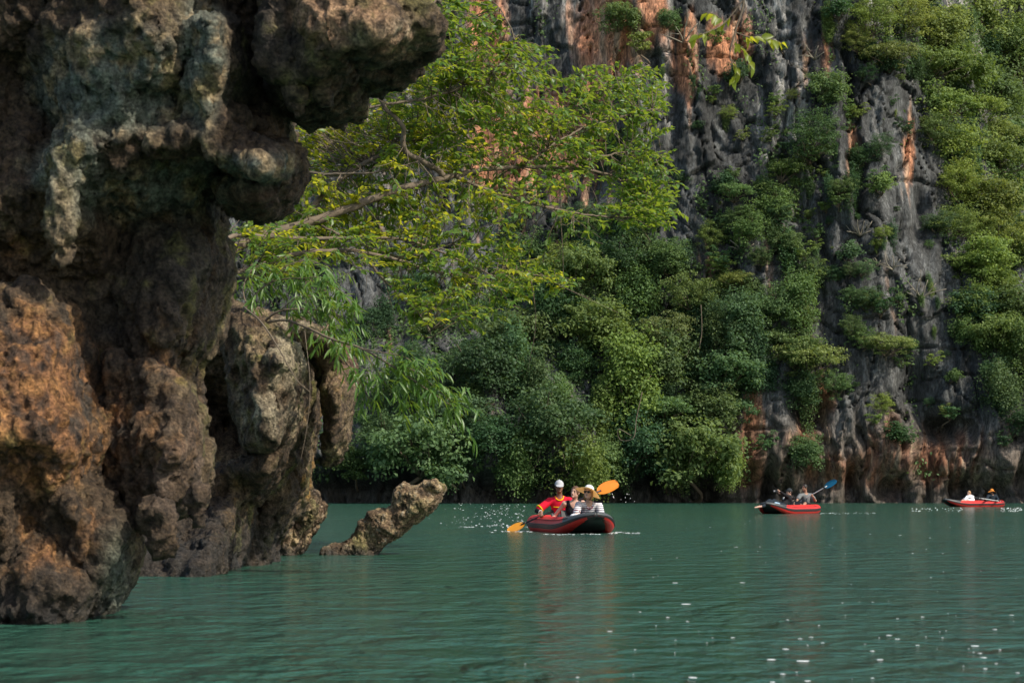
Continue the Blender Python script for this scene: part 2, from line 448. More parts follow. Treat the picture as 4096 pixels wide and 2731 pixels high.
# ================================================================== FAR CLIFF
def cliff_base(X):
    return 128 - 0.10 * X
def sm(x, a, b):
    t = np.clip((x - a) / (b - a), 0, 1); return t * t * (3 - 2 * t)
def blob(px, py, cx, cy, rx, ry):
    return np.exp(-(((px - cx) / rx) ** 2 + ((py - cy) / ry) ** 2))
def build_cliff():
    xs = np.concatenate([np.arange(-70, -20, 1.2), np.arange(-20, 42, 0.15), np.arange(42, 90, 1.2)])
    zs = np.concatenate([np.arange(-1.5, 36, 0.15), np.arange(36, 62, 1.2)])
    Xg, Zg = np.meshgrid(xs, zs, indexing='ij')
    X = Xg.ravel(); Z = Zg.ravel(); n = len(X)
    p0 = np.stack([X, np.zeros(n), Z], 1)
    Y = cliff_base(X) + 0.16 * np.maximum(Z, 0) ** 1.08
    # large buttresses and gullies
    Y += 4.0 * pn(p0 * (0.055, 1, 0.025), 1) + 1.0 * fbm(p0 * (0.16, 1, 0.04), 3, 2)
    # the wooded slope on the right falls back towards the top
    Y += 16 * sm(X, 22, 40) * sm(Z, 2, 34)
    # leaning forest ramp on the left middle
    Y -= 5.0 * sm(X, 14, -4) * sm(Z, 15, 4)
    px, py = to_px(np.stack([X, Y, Z], 1))
    # vertical flutes, slabs and cracks
    w = fbm(p0 * (0.35, 1, 0.12), 2, 9)
    fl = ridged(np.stack([X * 0.55 + w, np.zeros(n), Z * 0.10], 1), 3, 4)
    Y -= 0.24 * fl * (0.4 + 0.6 * sm(pn(p0 * (0.07, 1, 0.05), 12), -0.3, 0.4))
    dg = np.stack([X * 0.8 + Z * 0.45, np.zeros(n), Z * 0.3 - X * 0.16], 1)
    Y -= 0.28 * ridged(dg, 3, 21) * blob(px, py, 2950, 800, 520, 520)
    c1, v1 = cell(np.stack([X * 0.42, np.zeros(n), Z * 0.17], 1), 3)
    Y -= 0.75 * v1
    wq = np.stack([X + .35 * fbm(p0 * (.8, 1, .5), 2, 91), np.zeros(n), Z + .5 * fbm(p0 * (.6, 1, .6), 2, 92)], 1)
    c2, v2 = cell(wq * (0.95, 1, 0.38), 5); Y -= 0.42 * v2
    c3, v3 = cell(wq * (2.3, 1, 1.1), 6); Y -= 0.14 * v3
    Y -= 0.12 * fbm(p0 * (1.3, 1, 0.4), 4, 5)
    # joints: narrow vertical and slanting cracks
    ck = np.abs(pn(np.stack([X * .42 + .5 * w, np.zeros(n), Z * .05], 1), 101)); Y += 0.7 * sm(ck, .035, .0)
    ck = np.abs(pn(np.stack([X * .30 + Z * .22 + .4 * w, np.zeros(n), Z * .10 - X * .05], 1), 102)); Y += 0.5 * sm(ck, .03, .0)
    ck = np.abs(pn(np.stack([X * .10 + .3 * w, np.zeros(n), Z * .33], 1), 103)); Y += 0.4 * sm(ck, .03, .0)
    # stalactite curtains and caves above the waterline on the right
    low = sm(Z, 8.5, 3.0) * sm(X, 12, 17)
    ww = 0.8 * fbm(p0 * (0.5, 1, 0.3), 2, 31)
    Y -= low * 0.6 * ridged(np.stack([X * 0.9 + ww, np.zeros(n), Z * 0.22], 1), 2, 33)
    for cx, cy, rx, ry, dp in [(3225, 1660, 55, 60, 3.5), (3770, 1715, 90, 55, 3.0), (3065, 1960, 28, 110, 2.5),
                               (3665, 1560, 42, 170, 2.0), (3400, 1930, 30, 60, 1.6), (3560, 1950, 35, 50, 1.8),
                               (3870, 1960, 60, 55, 2.2), (4010, 1965, 50, 60, 2.0), (3150, 1980, 30, 40, 1.5),
                               (3390, 330, 20, 250, 1.8), (3420, 700, 22, 220, 1.6), (2690, 350, 30, 300, 1.0), (3660, 870, 40, 120, 1.5)]:
        Y += dp * blob(px, py, cx, cy, rx, ry)
    # tidal notch: undercut at the waterline
    Y += (3.6 * sm(X, 16, 8) + 1.3) * sm(Z, 2.9, 0.6) * (0.75 + 0.5 * pn(p0 * (0.3, 1, 0.1), 40))
    # rough overall
    Y -= 0.08 * ridged(p0 * (2.6, 1, 0.9), 3, 50)
    Xo = X + 0.35 * fbm(p0 * (0.3, 1, 0.25), 2, 60)
    v = np.stack([Xo, Y, Z], 1)
    a = len(zs)
    i, j = np.meshgrid(np.arange(len(xs) - 1), np.arange(a - 1), indexing='ij'); i = i.ravel(); j = j.ravel()
    f = np.stack([i * a + j, (i + 1) * a + j, (i + 1) * a + j + 1, i * a + j + 1], 1)
    # colours of the stone itself: grey limestone, pale runs, rust
    px, py = to_px(v)
    st = fbm(np.stack([X * 0.9, np.zeros(n), Z * 0.06], 1), 4, 70)
    st2 = fbm(np.stack([X * 2.6, np.zeros(n), Z * 0.12], 1), 3, 74)
    m1 = fbm(p0 * (0.35, 1, 0.2), 4, 80); m2 = fbm(p0 * (1.2, 1, 0.8), 3, 84)
    grey = np.array([0.074, 0.077, 0.076]); dark = np.array([0.036, 0.037, 0.036]); pale = np.array([0.26, 0.25, 0.23])
    rust = np.array([0.42, 0.18, 0.09]); brown = np.array([0.18, 0.125, 0.085])
    c = grey + (dark - grey) * sm(m1 + 0.6 * m2, -0.3, 0.6)[:, None]
    up = sm(py, 1000, 300)
    c += (pale - c) * (sm(st + 0.6 * st2, 0.10, 0.70) * (0.14 + 0.75 * up))[:, None]
    c += (dark * .7 - c) * (sm(-st - 0.5 * st2, 0.15, 0.7) * 0.8)[:, None]
    r = 0
    for cx, cy, rx, ry, s in [(2740, 230, 45, 170, 1), (2900, 190, 90, 130, 1), (2480, 150, 60, 170, .9), (2350, 120, 60, 190, .7), (1950, 120, 70, 220, .9),
                              (2020, 620, 130, 170, 1), (2230, 560, 160, 210, .9), (2360, 430, 80, 120, .7), (2600, 60, 50, 120, .8), (3280, 230, 50, 120, .8), (3405, 600, 18, 130, .8),
                              (3640, 590, 24, 130, 1), (3000, 1780, 70, 160, 1), (2960, 1930, 60, 80, .8), (3330, 1890, 110, 80, .8), (3480, 1850, 50, 110, .9), (3740, 1850, 120, 110, 1),
                              (3620, 1960, 90, 60, .7), (3300, 1620, 60, 90, .5), (3850, 1820, 80, 120, .7), (3200, 1760, 90, 60, .8), (2870, 1050, 40, 60, .6), (3570, 1790, 40, 80, .9)]:
        r = np.maximum(r, s * blob(px, py, cx, cy, rx * 1.25, ry * 1.25))
    rm = sm(r * 1.15 + 0.45 * st + 0.35 * st2 + 0.12 * m2, 0.34, 0.78)
    c += (rust * (1 - .62 * sm(Z, 9, 4))[:, None] - c) * (rm * 0.88)[:, None]
    c += (pale * (1.0, 0.86, 0.66) - c) * (rm * sm(st2, 0.15, 0.6) * 0.6)[:, None]
    lowb = sm(Z, 7, 1) * sm(X, 10, 15)
    c += (brown - c) * (lowb * 0.6 * (1 - rm))[:, None]
    c += (np.array([0.22, 0.16, 0.105]) - c) * (lowb * sm(st2 + m2, 0.2, 0.8) * 0.7)[:, None]
    tide = sm(Z, 1.5, 0.6)                                  # dark tidal stain
    c += (np.array([0.05, 0.045, 0.038]) - c) * (tide * 0.7)[:, None]
    me = mesh_np('cliff', v, f, colors=np.clip(c, 0.01, 1))
    return me, xs, zs, v.reshape(len(xs), len(zs), 3)
cl_me, CXS, CZS, CV = build_cliff()
CLIFF = rock_mat('limestone_cliff', fine=2.8, bump=1.0, dist=0.16, wet=1.0, stretch=(1, 1, 0.30), pits=0.85)
cliff = link('cliff', cl_me, CLIFF)
tag(cliff, 'tall grey limestone cliff streaked with rust rising from the lagoon', kind='structure')
def cliff_at(X, Z):
    i = min(max(int(np.searchsorted(CXS, X)), 1), len(CXS) - 2); j = min(max(int(np.searchsorted(CZS, Z)), 1), len(CZS) - 2)
    return CV[i - 1:i + 2, j - 1:j + 2, 1].mean()
def on_cliff(px, py):
    """walk along the view ray of a pixel to the cliff"""
    Y = 95.0
    while Y < 220:
        p = P(px, py, Y)
        if cliff_at(p[0], p[2]) <= Y: break
        Y += 0.25
    return P(px, py, Y)
print('cliff', time.time() - T0)

# ================================================================== NEAR ROCKS
ROCK = rock_mat('weathered_limestone', fine=14.0, bump=1.0, dist=0.075, wet=0.16)
TEAL = np.array([0.105, 0.120, 0.095]); TAN = np.array([0.31, 0.225, 0.125]); BROWN = np.array([0.088, 0.058, 0.034])
RUST = np.array([0.34, 0.155, 0.065]); MOSS = np.array([0.090, 0.088, 0.022]); DARK = np.array([0.035, 0.032, 0.028]); PALE = np.array([0.38, 0.34, 0.27])
def scallop(v, freq, seed):
    """concave scoops that meet in sharp crests, 0 at the crests and 1 in the hollows"""
    w = v + (0.35 / np.max(freq)) * np.stack([pn(v * np.max(freq) * .9, seed + q) for q in (50, 51, 52)], 1)
    d, _ = cell(w * np.asarray(freq), seed)
    return np.clip(0.75 - d, 0, 1) / 0.75
def detail(v, f, amp=1.0, fs=1.0, seed=0, pit=1.0):
    """break a smooth mesh up into fluted, fractured and pitted karst"""
    n = normals(v, f)
    wv_ = v + .06 / fs * np.stack([pn(v * 2.5 * fs, seed + q) for q in (60, 61, 62)], 1)
    fold = ridged(np.stack([wv_[:, 0] * 3.4, wv_[:, 1] * 3.4, wv_[:, 2] * .8], 1) * fs, 3, seed + 44)
    v = v + n * (amp * .035 * (fold - .9))[:, None]                                            # vertical folds
    for fr, a, k in (((2.3, 2.3, 1.2), .09, 1), ((5.2, 5.2, 2.8), .085, 2), ((10, 10, 6), .055, 3)):
        n = normals(v, f)
        mod = 0.25 + 1.0 * sm(pn(v * 1.3 * fs, seed + 20 + k), -0.25, 0.35)
        v = v - n * (amp * a * mod * scallop(v, np.array(fr) * fs, seed + k) ** 1.3 - amp * a * .3)[:, None]
    n = normals(v, f)
    v = v + n * (amp * (0.046 * ridged(v * np.array([7, 7, 5]) * fs, 3, seed + 5) - .026))[:, None]
    n = normals(v, f)
    mod = 0.25 + 1.1 * sm(pn(v * 2.1 * fs, seed + 30), -0.2, 0.3)
    v = v - n * (amp * pit * 0.030 * mod * scallop(v, np.array((21, 21, 14)) * fs, seed + 8))[:, None]
    return v
def zone(px, py, lst):
    r = np.zeros(len(px))
    for cx, cy, rx, ry, s in lst: r = np.maximum(r, s * blob(px, py, cx, cy, rx, ry))
    return r
def mixc(c, t, w): return c + (t - c) * np.clip(w, 0, 1)[:, None]

def rock_object(name, fld, label, amp, fs, seed, colour, pit=1.0):
    v, f = fld.mesh()
    v = detail(v, f, amp, fs, seed, pit)
    c = colour(v)
    me = mesh_np(name, v, f, colors=np.clip(c, 0.006, 1))
    o = link(name, me, ROCK)
    tag(o, label, 'rock')
    print(name, len(v), time.time() - T0)
    return o

# ---- the great overhang (foreground, about 12 m away)
A = Field((-5.6, 11.2, -0.3), (-0.1, 15.0, 5.0), 0.019)
A.layer([(-1200, -1200), (1250, -1200), (1190, -150), (1165, 250), (1175, 540), (1180, 610), (1110, 730), (980, 770), (900, 850), (902, 950), (930, 1090), (897, 1230), (865, 1380),
         (812, 1450), (785, 1570), (790, 1700), (600, 1900), (300, 2000), (-1200, 2000)],
        [(-600, 100, 12.5), (-200, -400, 12.5), (500, -600, 12.2), (1000, -500, 12.8), (-200, 200, 12.6), (60, 250, 12.85), (150, 60, 12.5), (330, 130, 12.15), (560, 60, 12.02), (620, 230, 12.08), (480, 360, 12.25),
         (320, 470, 12.35), (180, 480, 12.95), (90, 420, 12.9), (420, 590, 12.2), (700, 130, 12.2), (705, 350, 12.5), (760, 250, 12.5), (830, 60, 12.1), (850, 250, 12.08), (830, 420, 12.2), (790, 540, 12.35), (620, 500, 12.5),
         (950, 80, 12.9), (1050, 100, 13.15), (1060, 300, 13.2), (1000, 450, 13.2), (1100, 520, 13.1), (1170, 400, 12.9), (500, 690, 12.5), (300, 800, 12.6), (250, 660, 12.3), (500, 880, 13.2), (700, 850, 13.25), (850, 880, 13.15),
         (120, 760, 12.6), (60, 1000, 12.9), (-300, 900, 12.6), (200, 1100, 13.1), (450, 1100, 13.15), (700, 1080, 12.95), (860, 1080, 12.85), (600, 1280, 12.9), (800, 1280, 12.8), (700, 1430, 12.72), (470, 1300, 13.25),
         (300, 1300, 13.2), (500, 1600, 13.2), (-400, 1500, 13)], 14.6, 0.05)
A.layer([(-1200, 1120), (200, 1150), (330, 1230), (385, 1400), (390, 1560), (450, 1700), (455, 1800), (425, 1900), (520, 2000), (606, 2096), (560, 2230), (501, 2346), (430, 2500), (400, 2700), (-1200, 2700)],
        [(-700, 1300, 12.2), (-200, 1300, 12.3), (60, 1230, 12.35), (200, 1230, 12.4), (40, 1400, 12.2), (180, 1450, 11.98), (300, 1380, 12.2), (350, 1520, 12.3), (120, 1700, 11.85), (300, 1650, 11.95), (420, 1720, 12.15), (-150, 1800, 11.8),
         (100, 1850, 12.1), (280, 1880, 12.1), (390, 1880, 12.45), (300, 2030, 12.1), (400, 2080, 12.4), (500, 2060, 12.25), (590, 2110, 12.35), (130, 2080, 12.35), (200, 2330, 11.98), (40, 2230, 12.25), (330, 2280, 12.3), (380, 2400, 12.15),
         (455, 2300, 11.95), (430, 2480, 11.95), (250, 2500, 12.1), (120, 2480, 11.95), (0, 2450, 12.1), (-400, 2300, 12)], 13.5, 0.05, 0.05)
A.layer([(430, 1380), (700, 1450), (800, 1560), (861, 1780), (856, 1850), (830, 1980), (808, 2063), (720, 2080), (662, 2165), (600, 2120), (540, 2000), (420, 1900)],
        [(450, 1500, 12.9), (600, 1500, 12.75), (720, 1600, 12.6), (820, 1720, 12.7), (620, 1750, 12.5), (700, 1790, 12.35), (760, 1830, 12.6), (830, 1850, 12.5), (640, 1950, 12.5), (560, 1900, 12.75), (740, 1980, 12.42), (800, 2030, 12.6),
         (660, 2110, 12.55), (700, 2050, 12.7), (440, 1850, 12.95), (540, 1650, 12.8)], 13.5, 0.035, 0.03)
A.layer([(1150, -230), (1250, -280), (1400, -250), (1500, -130), (1545, -10), (1640, 70), (1705, 150), (1785, 275), (1750, 312), (1650, 342), (1530, 395), (1370, 440), (1230, 448), (1150, 420)],
        [(1200, -300, 12.1), (1400, -250, 12.0), (1200, 0, 12.1), (1180, 150, 12.2), (1260, 100, 11.85), (1400, 50, 11.75), (1500, 120, 11.7), (1600, 150, 11.75), (1700, 230, 11.85), (1760, 285, 11.95), (1300, 200, 11.85), (1230, 300, 12.0), (1220, 420, 12.15), (1340, 330, 12.2)],
        14.0, 0.03, 0.03, inset=-0.02)
A.layer([(690, 600), (850, 565), (1000, 558), (1110, 595), (1199, 605), (1205, 690), (1172, 780), (1110, 800), (1000, 730), (880, 680), (790, 695), (680, 690)],
        [(720, 640, 12.3), (850, 600, 12.3), (1000, 570, 12.35), (1050, 640, 12.1), (1150, 620, 12.4), (900, 660, 12.05), (1000, 700, 11.95), (1110, 740, 11.95), (1160, 700, 12.1), (800, 680, 12.2)], 13.5, 0.03, 0.03, inset=.03)
A.layer([(860, 700), (1000, 740), (1185, 770), (1150, 840), (1100, 885), (1000, 865), (900, 830)], [(900, 760, 12.9), (1000, 800, 12.6), (1100, 820, 12.4), (1150, 800, 12.4), (1080, 870, 12.6), (930, 820, 12.8)], 13.6, 0.03, 0.03)
for px, py, Y, rx, ry, rd in [(930, 760, 12.3, 130, 45, .55), (1060, 530, 12.5, 110, 30, .5), (640, 2130, 13.0, 130, 50, .7), (170, 480, 12.5, 80, 90, .4), (560, 830, 12.6, 300, 60, .4)]:
    A.ell(P(px, py, Y), (rx * Y / F, rd, ry * Y / F), 0.08, sub=True)
# stalactites
for p, q, r0, r1 in [((265, 640), (250, 800), .060, .048), ((250, 800), (246, 1030), .048, .018), ((440, 560), (436, 690), .06, .015), ((350, 600), (352, 670), .05, .015), ((600, 560), (596, 640), .05, .015),
                     ((880, 500), (840, 600), .06, .02), ((620, 2060), (655, 2170), .07, .02), ((790, 1980), (800, 2075), .06, .015), ((1190, 380), (1200, 450), .07, .03), ((1300, 300), (1310, 400), .07, .03)]:
    A.cap(P(*p, 12.32), P(*q, 12.32), r0, r1, 0.06)
A.noise(0.055, (1.6, 1.6, 1.0), 4, 11)
# flat roof under the nose and its rear edge
A.cut(np.array([0, 11.75, 3.47]), np.array([0, 0.03, -1.0]), (-1.02, 11.0, 2.6), (0.2, 14.6, 3.6))
A.cut(np.array([-.80, 13.23, 3.4]), np.array([.842, .54, 0]), (-1.5, 11.0, 2.9), (0.2, 15.0, 5.1))
A.cut(np.array([-1.10, 11.8, 3.50]), np.array([-.3, -0.30, -1.0]) / 1.09, (-1.14, 11.0, 2.6), (-1.0, 14.6, 3.6))
def colA(v):
    px, py = to_px(v)
    n1 = fbm(v * (1.3, 1.3, 0.9), 4, 3); n2 = fbm(v * 4.5, 4, 6); n3 = fbm(v * (11, 11, 7), 3, 8)
    c = BROWN + (TAN * 0.62 - BROWN) * sm(n1 + 0.7 * n2, -0.25, 0.75)[:, None]
    z = zone(px, py, [(420, 330, 420, 330, 1), (820, 250, 150, 350, .9), (1000, 680, 260, 120, .9), (560, 800, 450, 200, .8), (250, 650, 250, 150, .9)])
    c = mixc(c, TEAL * 1.75, sm(z + 0.35 * n1, 0.35, 0.8) * 0.85)
    c = mixc(c, TAN * 1.4, sm(z, 0.3, 0.7) * sm(n2 + 0.4 * n3, 0.05, 0.5) * 0.85)
    z = zone(px, py, [(150, 1500, 330, 330, 1), (180, 1780, 330, 190, 1), (480, 1680, 70, 120, .8), (330, 2120, 180, 200, .5), (640, 1460, 250, 130, .55), (60, 1000, 120, 120, .5), (650, 1350, 250, 330, .42), (200, 2200, 330, 260, .55), (720, 1800, 200, 260, .45), (600, 1700, 200, 300, .5)])
    c = mixc(c, RUST * 0.85, sm(z + 0.35 * n2, 0.4, 0.85) * 0.8)
    c = mixc(c, TAN * (1.25, 0.85, 0.55), sm(z, 0.25, 0.7) * sm(n3 + n2 * .5, 0.05, 0.5) * 0.85)
    c = mixc(c, DARK * 1.3, sm(z, 0.25, 0.7) * sm(-n3 - n2 * .5, 0.1, 0.5) * 0.7)
    z = zone(px, py, [(1350, 70, 260, 130, 1), (1600, 170, 150, 90, .9)])
    c = mixc(c, np.array([0.42, 0.255, 0.145]), sm(z + 0.2 * n2, 0.35, 0.7) * 0.9)
    c = mixc(c, PALE * (1.2, 1.05, 0.9), zone(px, py, [(1440, 150, 45, 30, 1), (1590, 120, 80, 40, 1), (1640, 215, 40, 25, 1)]) * sm(n2, -0.1, 0.4))
    c = mixc(c, TAN * 1.2, blob(px, py, 245, 850, 60, 230) * 0.75)
    c = mixc(c, DARK * 1.4, zone(px, py, [(650, 1050, 330, 230, .9), (450, 1350, 120, 330, .7), (1060, 250, 110, 330, .85)]) * sm(n1, -0.6, 0.3))  # last zone puts the nose's shadow in the notch into the stone colour
    z = zone(px, py, [(720, 1900, 170, 230, 1)])
    c = mixc(c, np.array([0.165, 0.122, 0.092]), z * sm(n2, -0.4, 0.4) * 0.6)
    c = mixc(c, MOSS * 1.3, sm(n1 * 0.7 + n2 + 0.2, 0.55, 0.95) * 0.6)
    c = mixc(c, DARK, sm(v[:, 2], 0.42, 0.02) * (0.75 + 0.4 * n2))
    c = mixc(c, np.array([0.13, 0.17, 0.13]), blob(px, py, 470, 2300, 60, 170) * 0.7)
    return c * .76
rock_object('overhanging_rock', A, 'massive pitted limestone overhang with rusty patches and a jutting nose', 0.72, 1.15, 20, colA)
del A

# ---- boulder mass behind it (about 19 m away)
B = Field((-5.2, 17.6, -0.3), (-1.2, 22.9, 3.2), 0.026)
B.layer([(905, 1240), (1000, 1258), (1100, 1290), (1200, 1390), (1258, 1490), (1262, 1570), (1240, 1690), (1190, 1780), (1150, 1830), (1090, 1832), (990, 1812), (975, 1740), (940, 1640), (920, 1500), (890, 1380)],
        [(920, 1290, 19.6), (1000, 1330, 19.4), (1100, 1330, 19.6), (960, 1450, 19.5), (1030, 1500, 19.15), (1120, 1440, 18.95), (1190, 1480, 19.3), (1240, 1560, 19.8), (970, 1600, 19.5), (1060, 1680, 19.0), (1140, 1640, 19.25),
         (1220, 1700, 19.7), (1000, 1790, 19.35), (1110, 1800, 19.1)], 20.6, 0.045, 0.03)
B.layer([(1150, 1285), (1300, 1310), (1395, 1390), (1425, 1460), (1422, 1560), (1395, 1760), (1352, 1850), (1290, 1877), (1235, 1865), (1315, 1720), (1295, 1560), (1240, 1440)],
        [(1200, 1330, 20.3), (1320, 1380, 20.0), (1400, 1440, 20.35), (1290, 1500, 20.4), (1350, 1600, 20.0), (1405, 1600, 20.3), (1360, 1760, 20.15), (1300, 1850, 20.4)], 21.4, 0.04, 0.03)
B.layer([(500, 1200), (1000, 1230), (1340, 1330), (1300, 1640), (1255, 1880), (1238, 1975), (1195, 2060), (1120, 2160), (1100, 2420), (300, 2420), (300, 1300)],
        [(600, 1300, 21.2), (1000, 1300, 21.2), (1250, 1400, 21.3), (1250, 1700, 21.5), (1100, 1900, 21.3), (1220, 1930, 21.2), (900, 1700, 22.2), (700, 2000, 21.6), (1100, 2100, 21.2)], 22.7, 0.1, 0.05)
B.layer([(850, 1870), (1000, 1830), (1100, 1826), (1185, 1775), (1195, 1850), (1115, 1960), (1015, 2030), (1002, 2150), (988, 2310), (985, 2420), (520, 2420), (530, 2290), (640, 2180), (750, 2080), (820, 1980)],
        [(900, 1890, 19.7), (1060, 1850, 19.4), (1150, 1840, 19.5), (1000, 1960, 19.9), (1080, 1930, 19.6), (850, 2000, 19.8), (900, 2100, 19.1), (980, 2130, 18.8), (760, 2150, 19.4), (650, 2230, 18.9), (800, 2260, 18.55), (940, 2260, 18.35),
         (900, 2350, 18.3), (560, 2300, 18.7), (700, 2400, 18.5)], 21.6, 0.05, 0.04)
for px, py, Y, rx, ry, rd in [(868, 1715, 20.3, 66, 145, 1.9), (1275, 1750, 20.6, 30, 170, .8)]:
    B.ell(P(px, py, Y), (rx * Y / F, rd, ry * Y / F), 0.06, sub=True)
B.noise(0.05, (1.9, 1.9, 1.1), 4, 41)
def colB(v):
    px, py = to_px(v)
    n1 = fbm(v * (1.6, 1.6, 0.9), 4, 33); n2 = fbm(v * (5, 5, 3), 4, 36); n3 = fbm(v * (13, 13, 6), 3, 38)
    c = BROWN * 1.1 + (TAN * 0.8 - BROWN * 1.1) * sm(n1 + 0.7 * n2, -0.3, 0.7)[:, None]
    z = zone(px, py, [(1160, 1420, 110, 200, 1), (1080, 1650, 150, 170, .8), (1250, 1330, 150, 60, .6)])
    c = mixc(c, PALE * (1, .95, .8), sm(z + 0.4 * n2, 0.4, 0.9) * 0.8)
    c = mixc(c, MOSS * 1.4, sm(n1 + n3 * .6 + zone(px, py, [(1240, 1600, 60, 200, .6), (950, 2150, 170, 120, .7), (1150, 1900, 150, 80, .5)]), 0.45, 0.95) * 0.8)
    z = zone(px, py, [(1380, 1420, 80, 130, 1)])
    c = mixc(c, np.array([0.17, 0.10, 0.075]), z * 0.8)
    c = mixc(c, np.array([0.30, 0.155, 0.03]), sm(n2 + zone(px, py, [(900, 2150, 130, 90, .55), (1230, 1950, 40, 90, .6)]), 0.6, 0.95) * 0.7)
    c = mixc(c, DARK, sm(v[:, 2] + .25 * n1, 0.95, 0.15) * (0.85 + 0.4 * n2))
    return c * .80
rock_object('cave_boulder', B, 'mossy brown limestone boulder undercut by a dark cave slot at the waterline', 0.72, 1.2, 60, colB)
del B

# ---- stub beside it and the slanting slab standing in the water (about 25 m away)
C_ = Field((-4.0, 24.2, -0.25), (-2.1, 26.2, 1.1), 0.016)
C_.poly([(985, 2110), (1080, 2060), (1180, 1995), (1210, 1974), (1268, 1976), (1272, 2010), (1292, 2031), (1276, 2075), (1240, 2120), (1211, 2177), (1195, 2213), (1195, 2300), (960, 2300), (960, 2180)], 24.6, 25.6, 0.10, 0.04)
for px, py, Y, rx, ry, rd in [(1120, 2120, 24.75, 70, 60, .2), (1230, 2030, 24.7, 35, 45, .15)]:
    C_.ell(P(px, py, Y), (rx * Y / F, rd, ry * Y / F), 0.06)
C_.noise(0.05, (3, 3, 2.2), 3, 71)
def colC(v):
    n1 = fbm(v * 2.5, 4, 73); n2 = fbm(v * 8, 4, 76); n3 = fbm(v * 20, 3, 78)
    c = BROWN * 1.5 + (TAN * 1.05 - BROWN * 1.5) * sm(n1 * .6 + n2, -0.35, 0.55)[:, None]
    c = mixc(c, PALE, sm(n3 + n2 * .4, 0.35, 0.8) * 0.55)
    c = mixc(c, MOSS * 1.3, sm(n1 + n3 * .3, 0.25, 0.7) * 0.65)
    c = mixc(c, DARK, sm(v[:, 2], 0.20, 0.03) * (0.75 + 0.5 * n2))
    return c
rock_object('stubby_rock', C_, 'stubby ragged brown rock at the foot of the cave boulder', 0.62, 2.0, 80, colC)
D = Field((-2.65, 24.2, -0.25), (-0.65, 25.8, 1.15), 0.014)
D.layer([(1285, 2215), (1298, 2189), (1328, 2176), (1384, 2165), (1408, 2145), (1429, 2112), (1438, 2082), (1462, 2072), (1477, 2040), (1515, 2033), (1545, 2040), (1566, 2023), (1575, 1993), (1590, 1951),
        (1623, 1926), (1646, 1945), (1673, 1939), (1700, 1920), (1727, 1921), (1746, 1911), (1762, 1939), (1780, 1945), (1780, 1960), (1762, 2005), (1730, 2046), (1697, 2070), (1646, 2106), (1602, 2142),
        (1542, 2180), (1515, 2215), (1505, 2300), (1285, 2300)],
        [(1300, 2200, 24.85), (1400, 2190, 24.8), (1430, 2130, 24.85), (1470, 2100, 24.78), (1500, 2170, 24.8), (1490, 2060, 24.76), (1530, 2110, 24.68), (1580, 2130, 24.76), (1560, 2040, 24.78), (1620, 2060, 24.66), (1600, 1970, 24.76),
         (1640, 1970, 24.65), (1690, 2010, 24.6), (1690, 1950, 24.75), (1740, 1940, 24.65), (1765, 1980, 24.8), (1720, 2040, 24.8), (1650, 2090, 24.8)], 25.35, 0.025, 0.03, inset=0.02)
D.noise(0.022, (6, 6, 5), 4, 91)
rock_object('slanting_rock', D, 'slanting jagged slab of rock leaning out of the green water', 0.28, 2.8, 100, colC)
del C_, D

# ================================================================== VEGETATION ON THE FAR CLIFF
rnd = random.Random(5)
LEAF = leaf_mat('jungle_leaf', (0.056, 0.098, 0.044), (0.165, 0.230, 0.088), (0.24, 0.34, 0.08), tw=0.30, rough=0.6, spec=0.25)
BARK = simple('bark', (0.16, 0.125, 0.09), 0.85, 0.2, 0.4, 9, 0.6, 30)
PALEBARK = simple('pale_bark', (0.24, 0.21, 0.16), 0.8, 0.2, 0.25, 6)

def leaf_cloud(pos, nrm, tdir, ls, wid, lv):
    """kite-shaped folded leaves: (N,3) centres -> verts, quads, attr"""
    n = len(pos)
    b = np.cross(nrm, tdir); b /= np.maximum(np.linalg.norm(b, axis=1), 1e-6)[:, None]
    ls = np.broadcast_to(ls, (n,))[:, None]
    v = np.stack([pos - tdir * ls * .5, pos + b * ls * wid + nrm * ls * .10 - tdir * ls * .05, pos + tdir * ls * .5 - nrm * ls * .12, pos - b * ls * wid + nrm * ls * .10 - tdir * ls * .05], 1)
    f = np.arange(4 * n).reshape(n, 4)
    return v.reshape(-1, 3), f, np.repeat(lv, 4)
def unit(a): return a / np.maximum(np.linalg.norm(a, axis=1), 1e-6)[:, None]
def crown_mesh(name, seed, nclump, nleaf, shape=(1, 1, .85), ls=.075, flat=.6, droop=0., cr=(.15, .32), wid=.3, up=.15):
    g = np.random.default_rng(seed)
    d = unit(g.normal(size=(nclump, 3))); d[:, 2] = d[:, 2] * .85 + up; d = unit(d)
    lobe = 0.74 + 0.6 * pn(d * 1.9, seed)
    cc = d * np.array(shape) * lobe[:, None] * (g.uniform(.25, 1, nclump) ** .45)[:, None]
    crr = g.uniform(*cr, nclump)
    ci = np.repeat(np.arange(nclump), nleaf); n = len(ci)
    ld = unit(g.normal(size=(n, 3)) + (0, 0, .35))
    rad = crr[ci] * np.where(g.random(n) < .10, g.uniform(1.0, 1.7, n), g.uniform(.5, 1.05, n))
    pos = cc[ci] + ld * rad[:, None] * (1, 1, flat)
    pos[:, 2] -= droop * g.uniform(0, 1, n) ** 2 * (0.5 + crr[ci])
    nrm = unit(ld * .55 + (0, -.1, .55) + g.normal(size=(n, 3)) * .35)
    t = g.normal(size=(n, 3)) + ld * .6 + (0, 0, -.35 - droop)
    t = unit(t - nrm * (t * nrm).sum(1)[:, None])
    lv = np.clip(.5 * g.uniform(0, 1, n) + .5 * g.uniform(0, 1, nclump)[ci], 0, 1)
    v, f, at = leaf_cloud(pos, nrm, t, ls * g.uniform(.5, 1.35, n), wid, lv)
    v = v + np.array([0, -1.0, .9])
    return mesh_np(name, v, f, smooth=False, attr=at), cc + np.array([0, -1.0, .9])
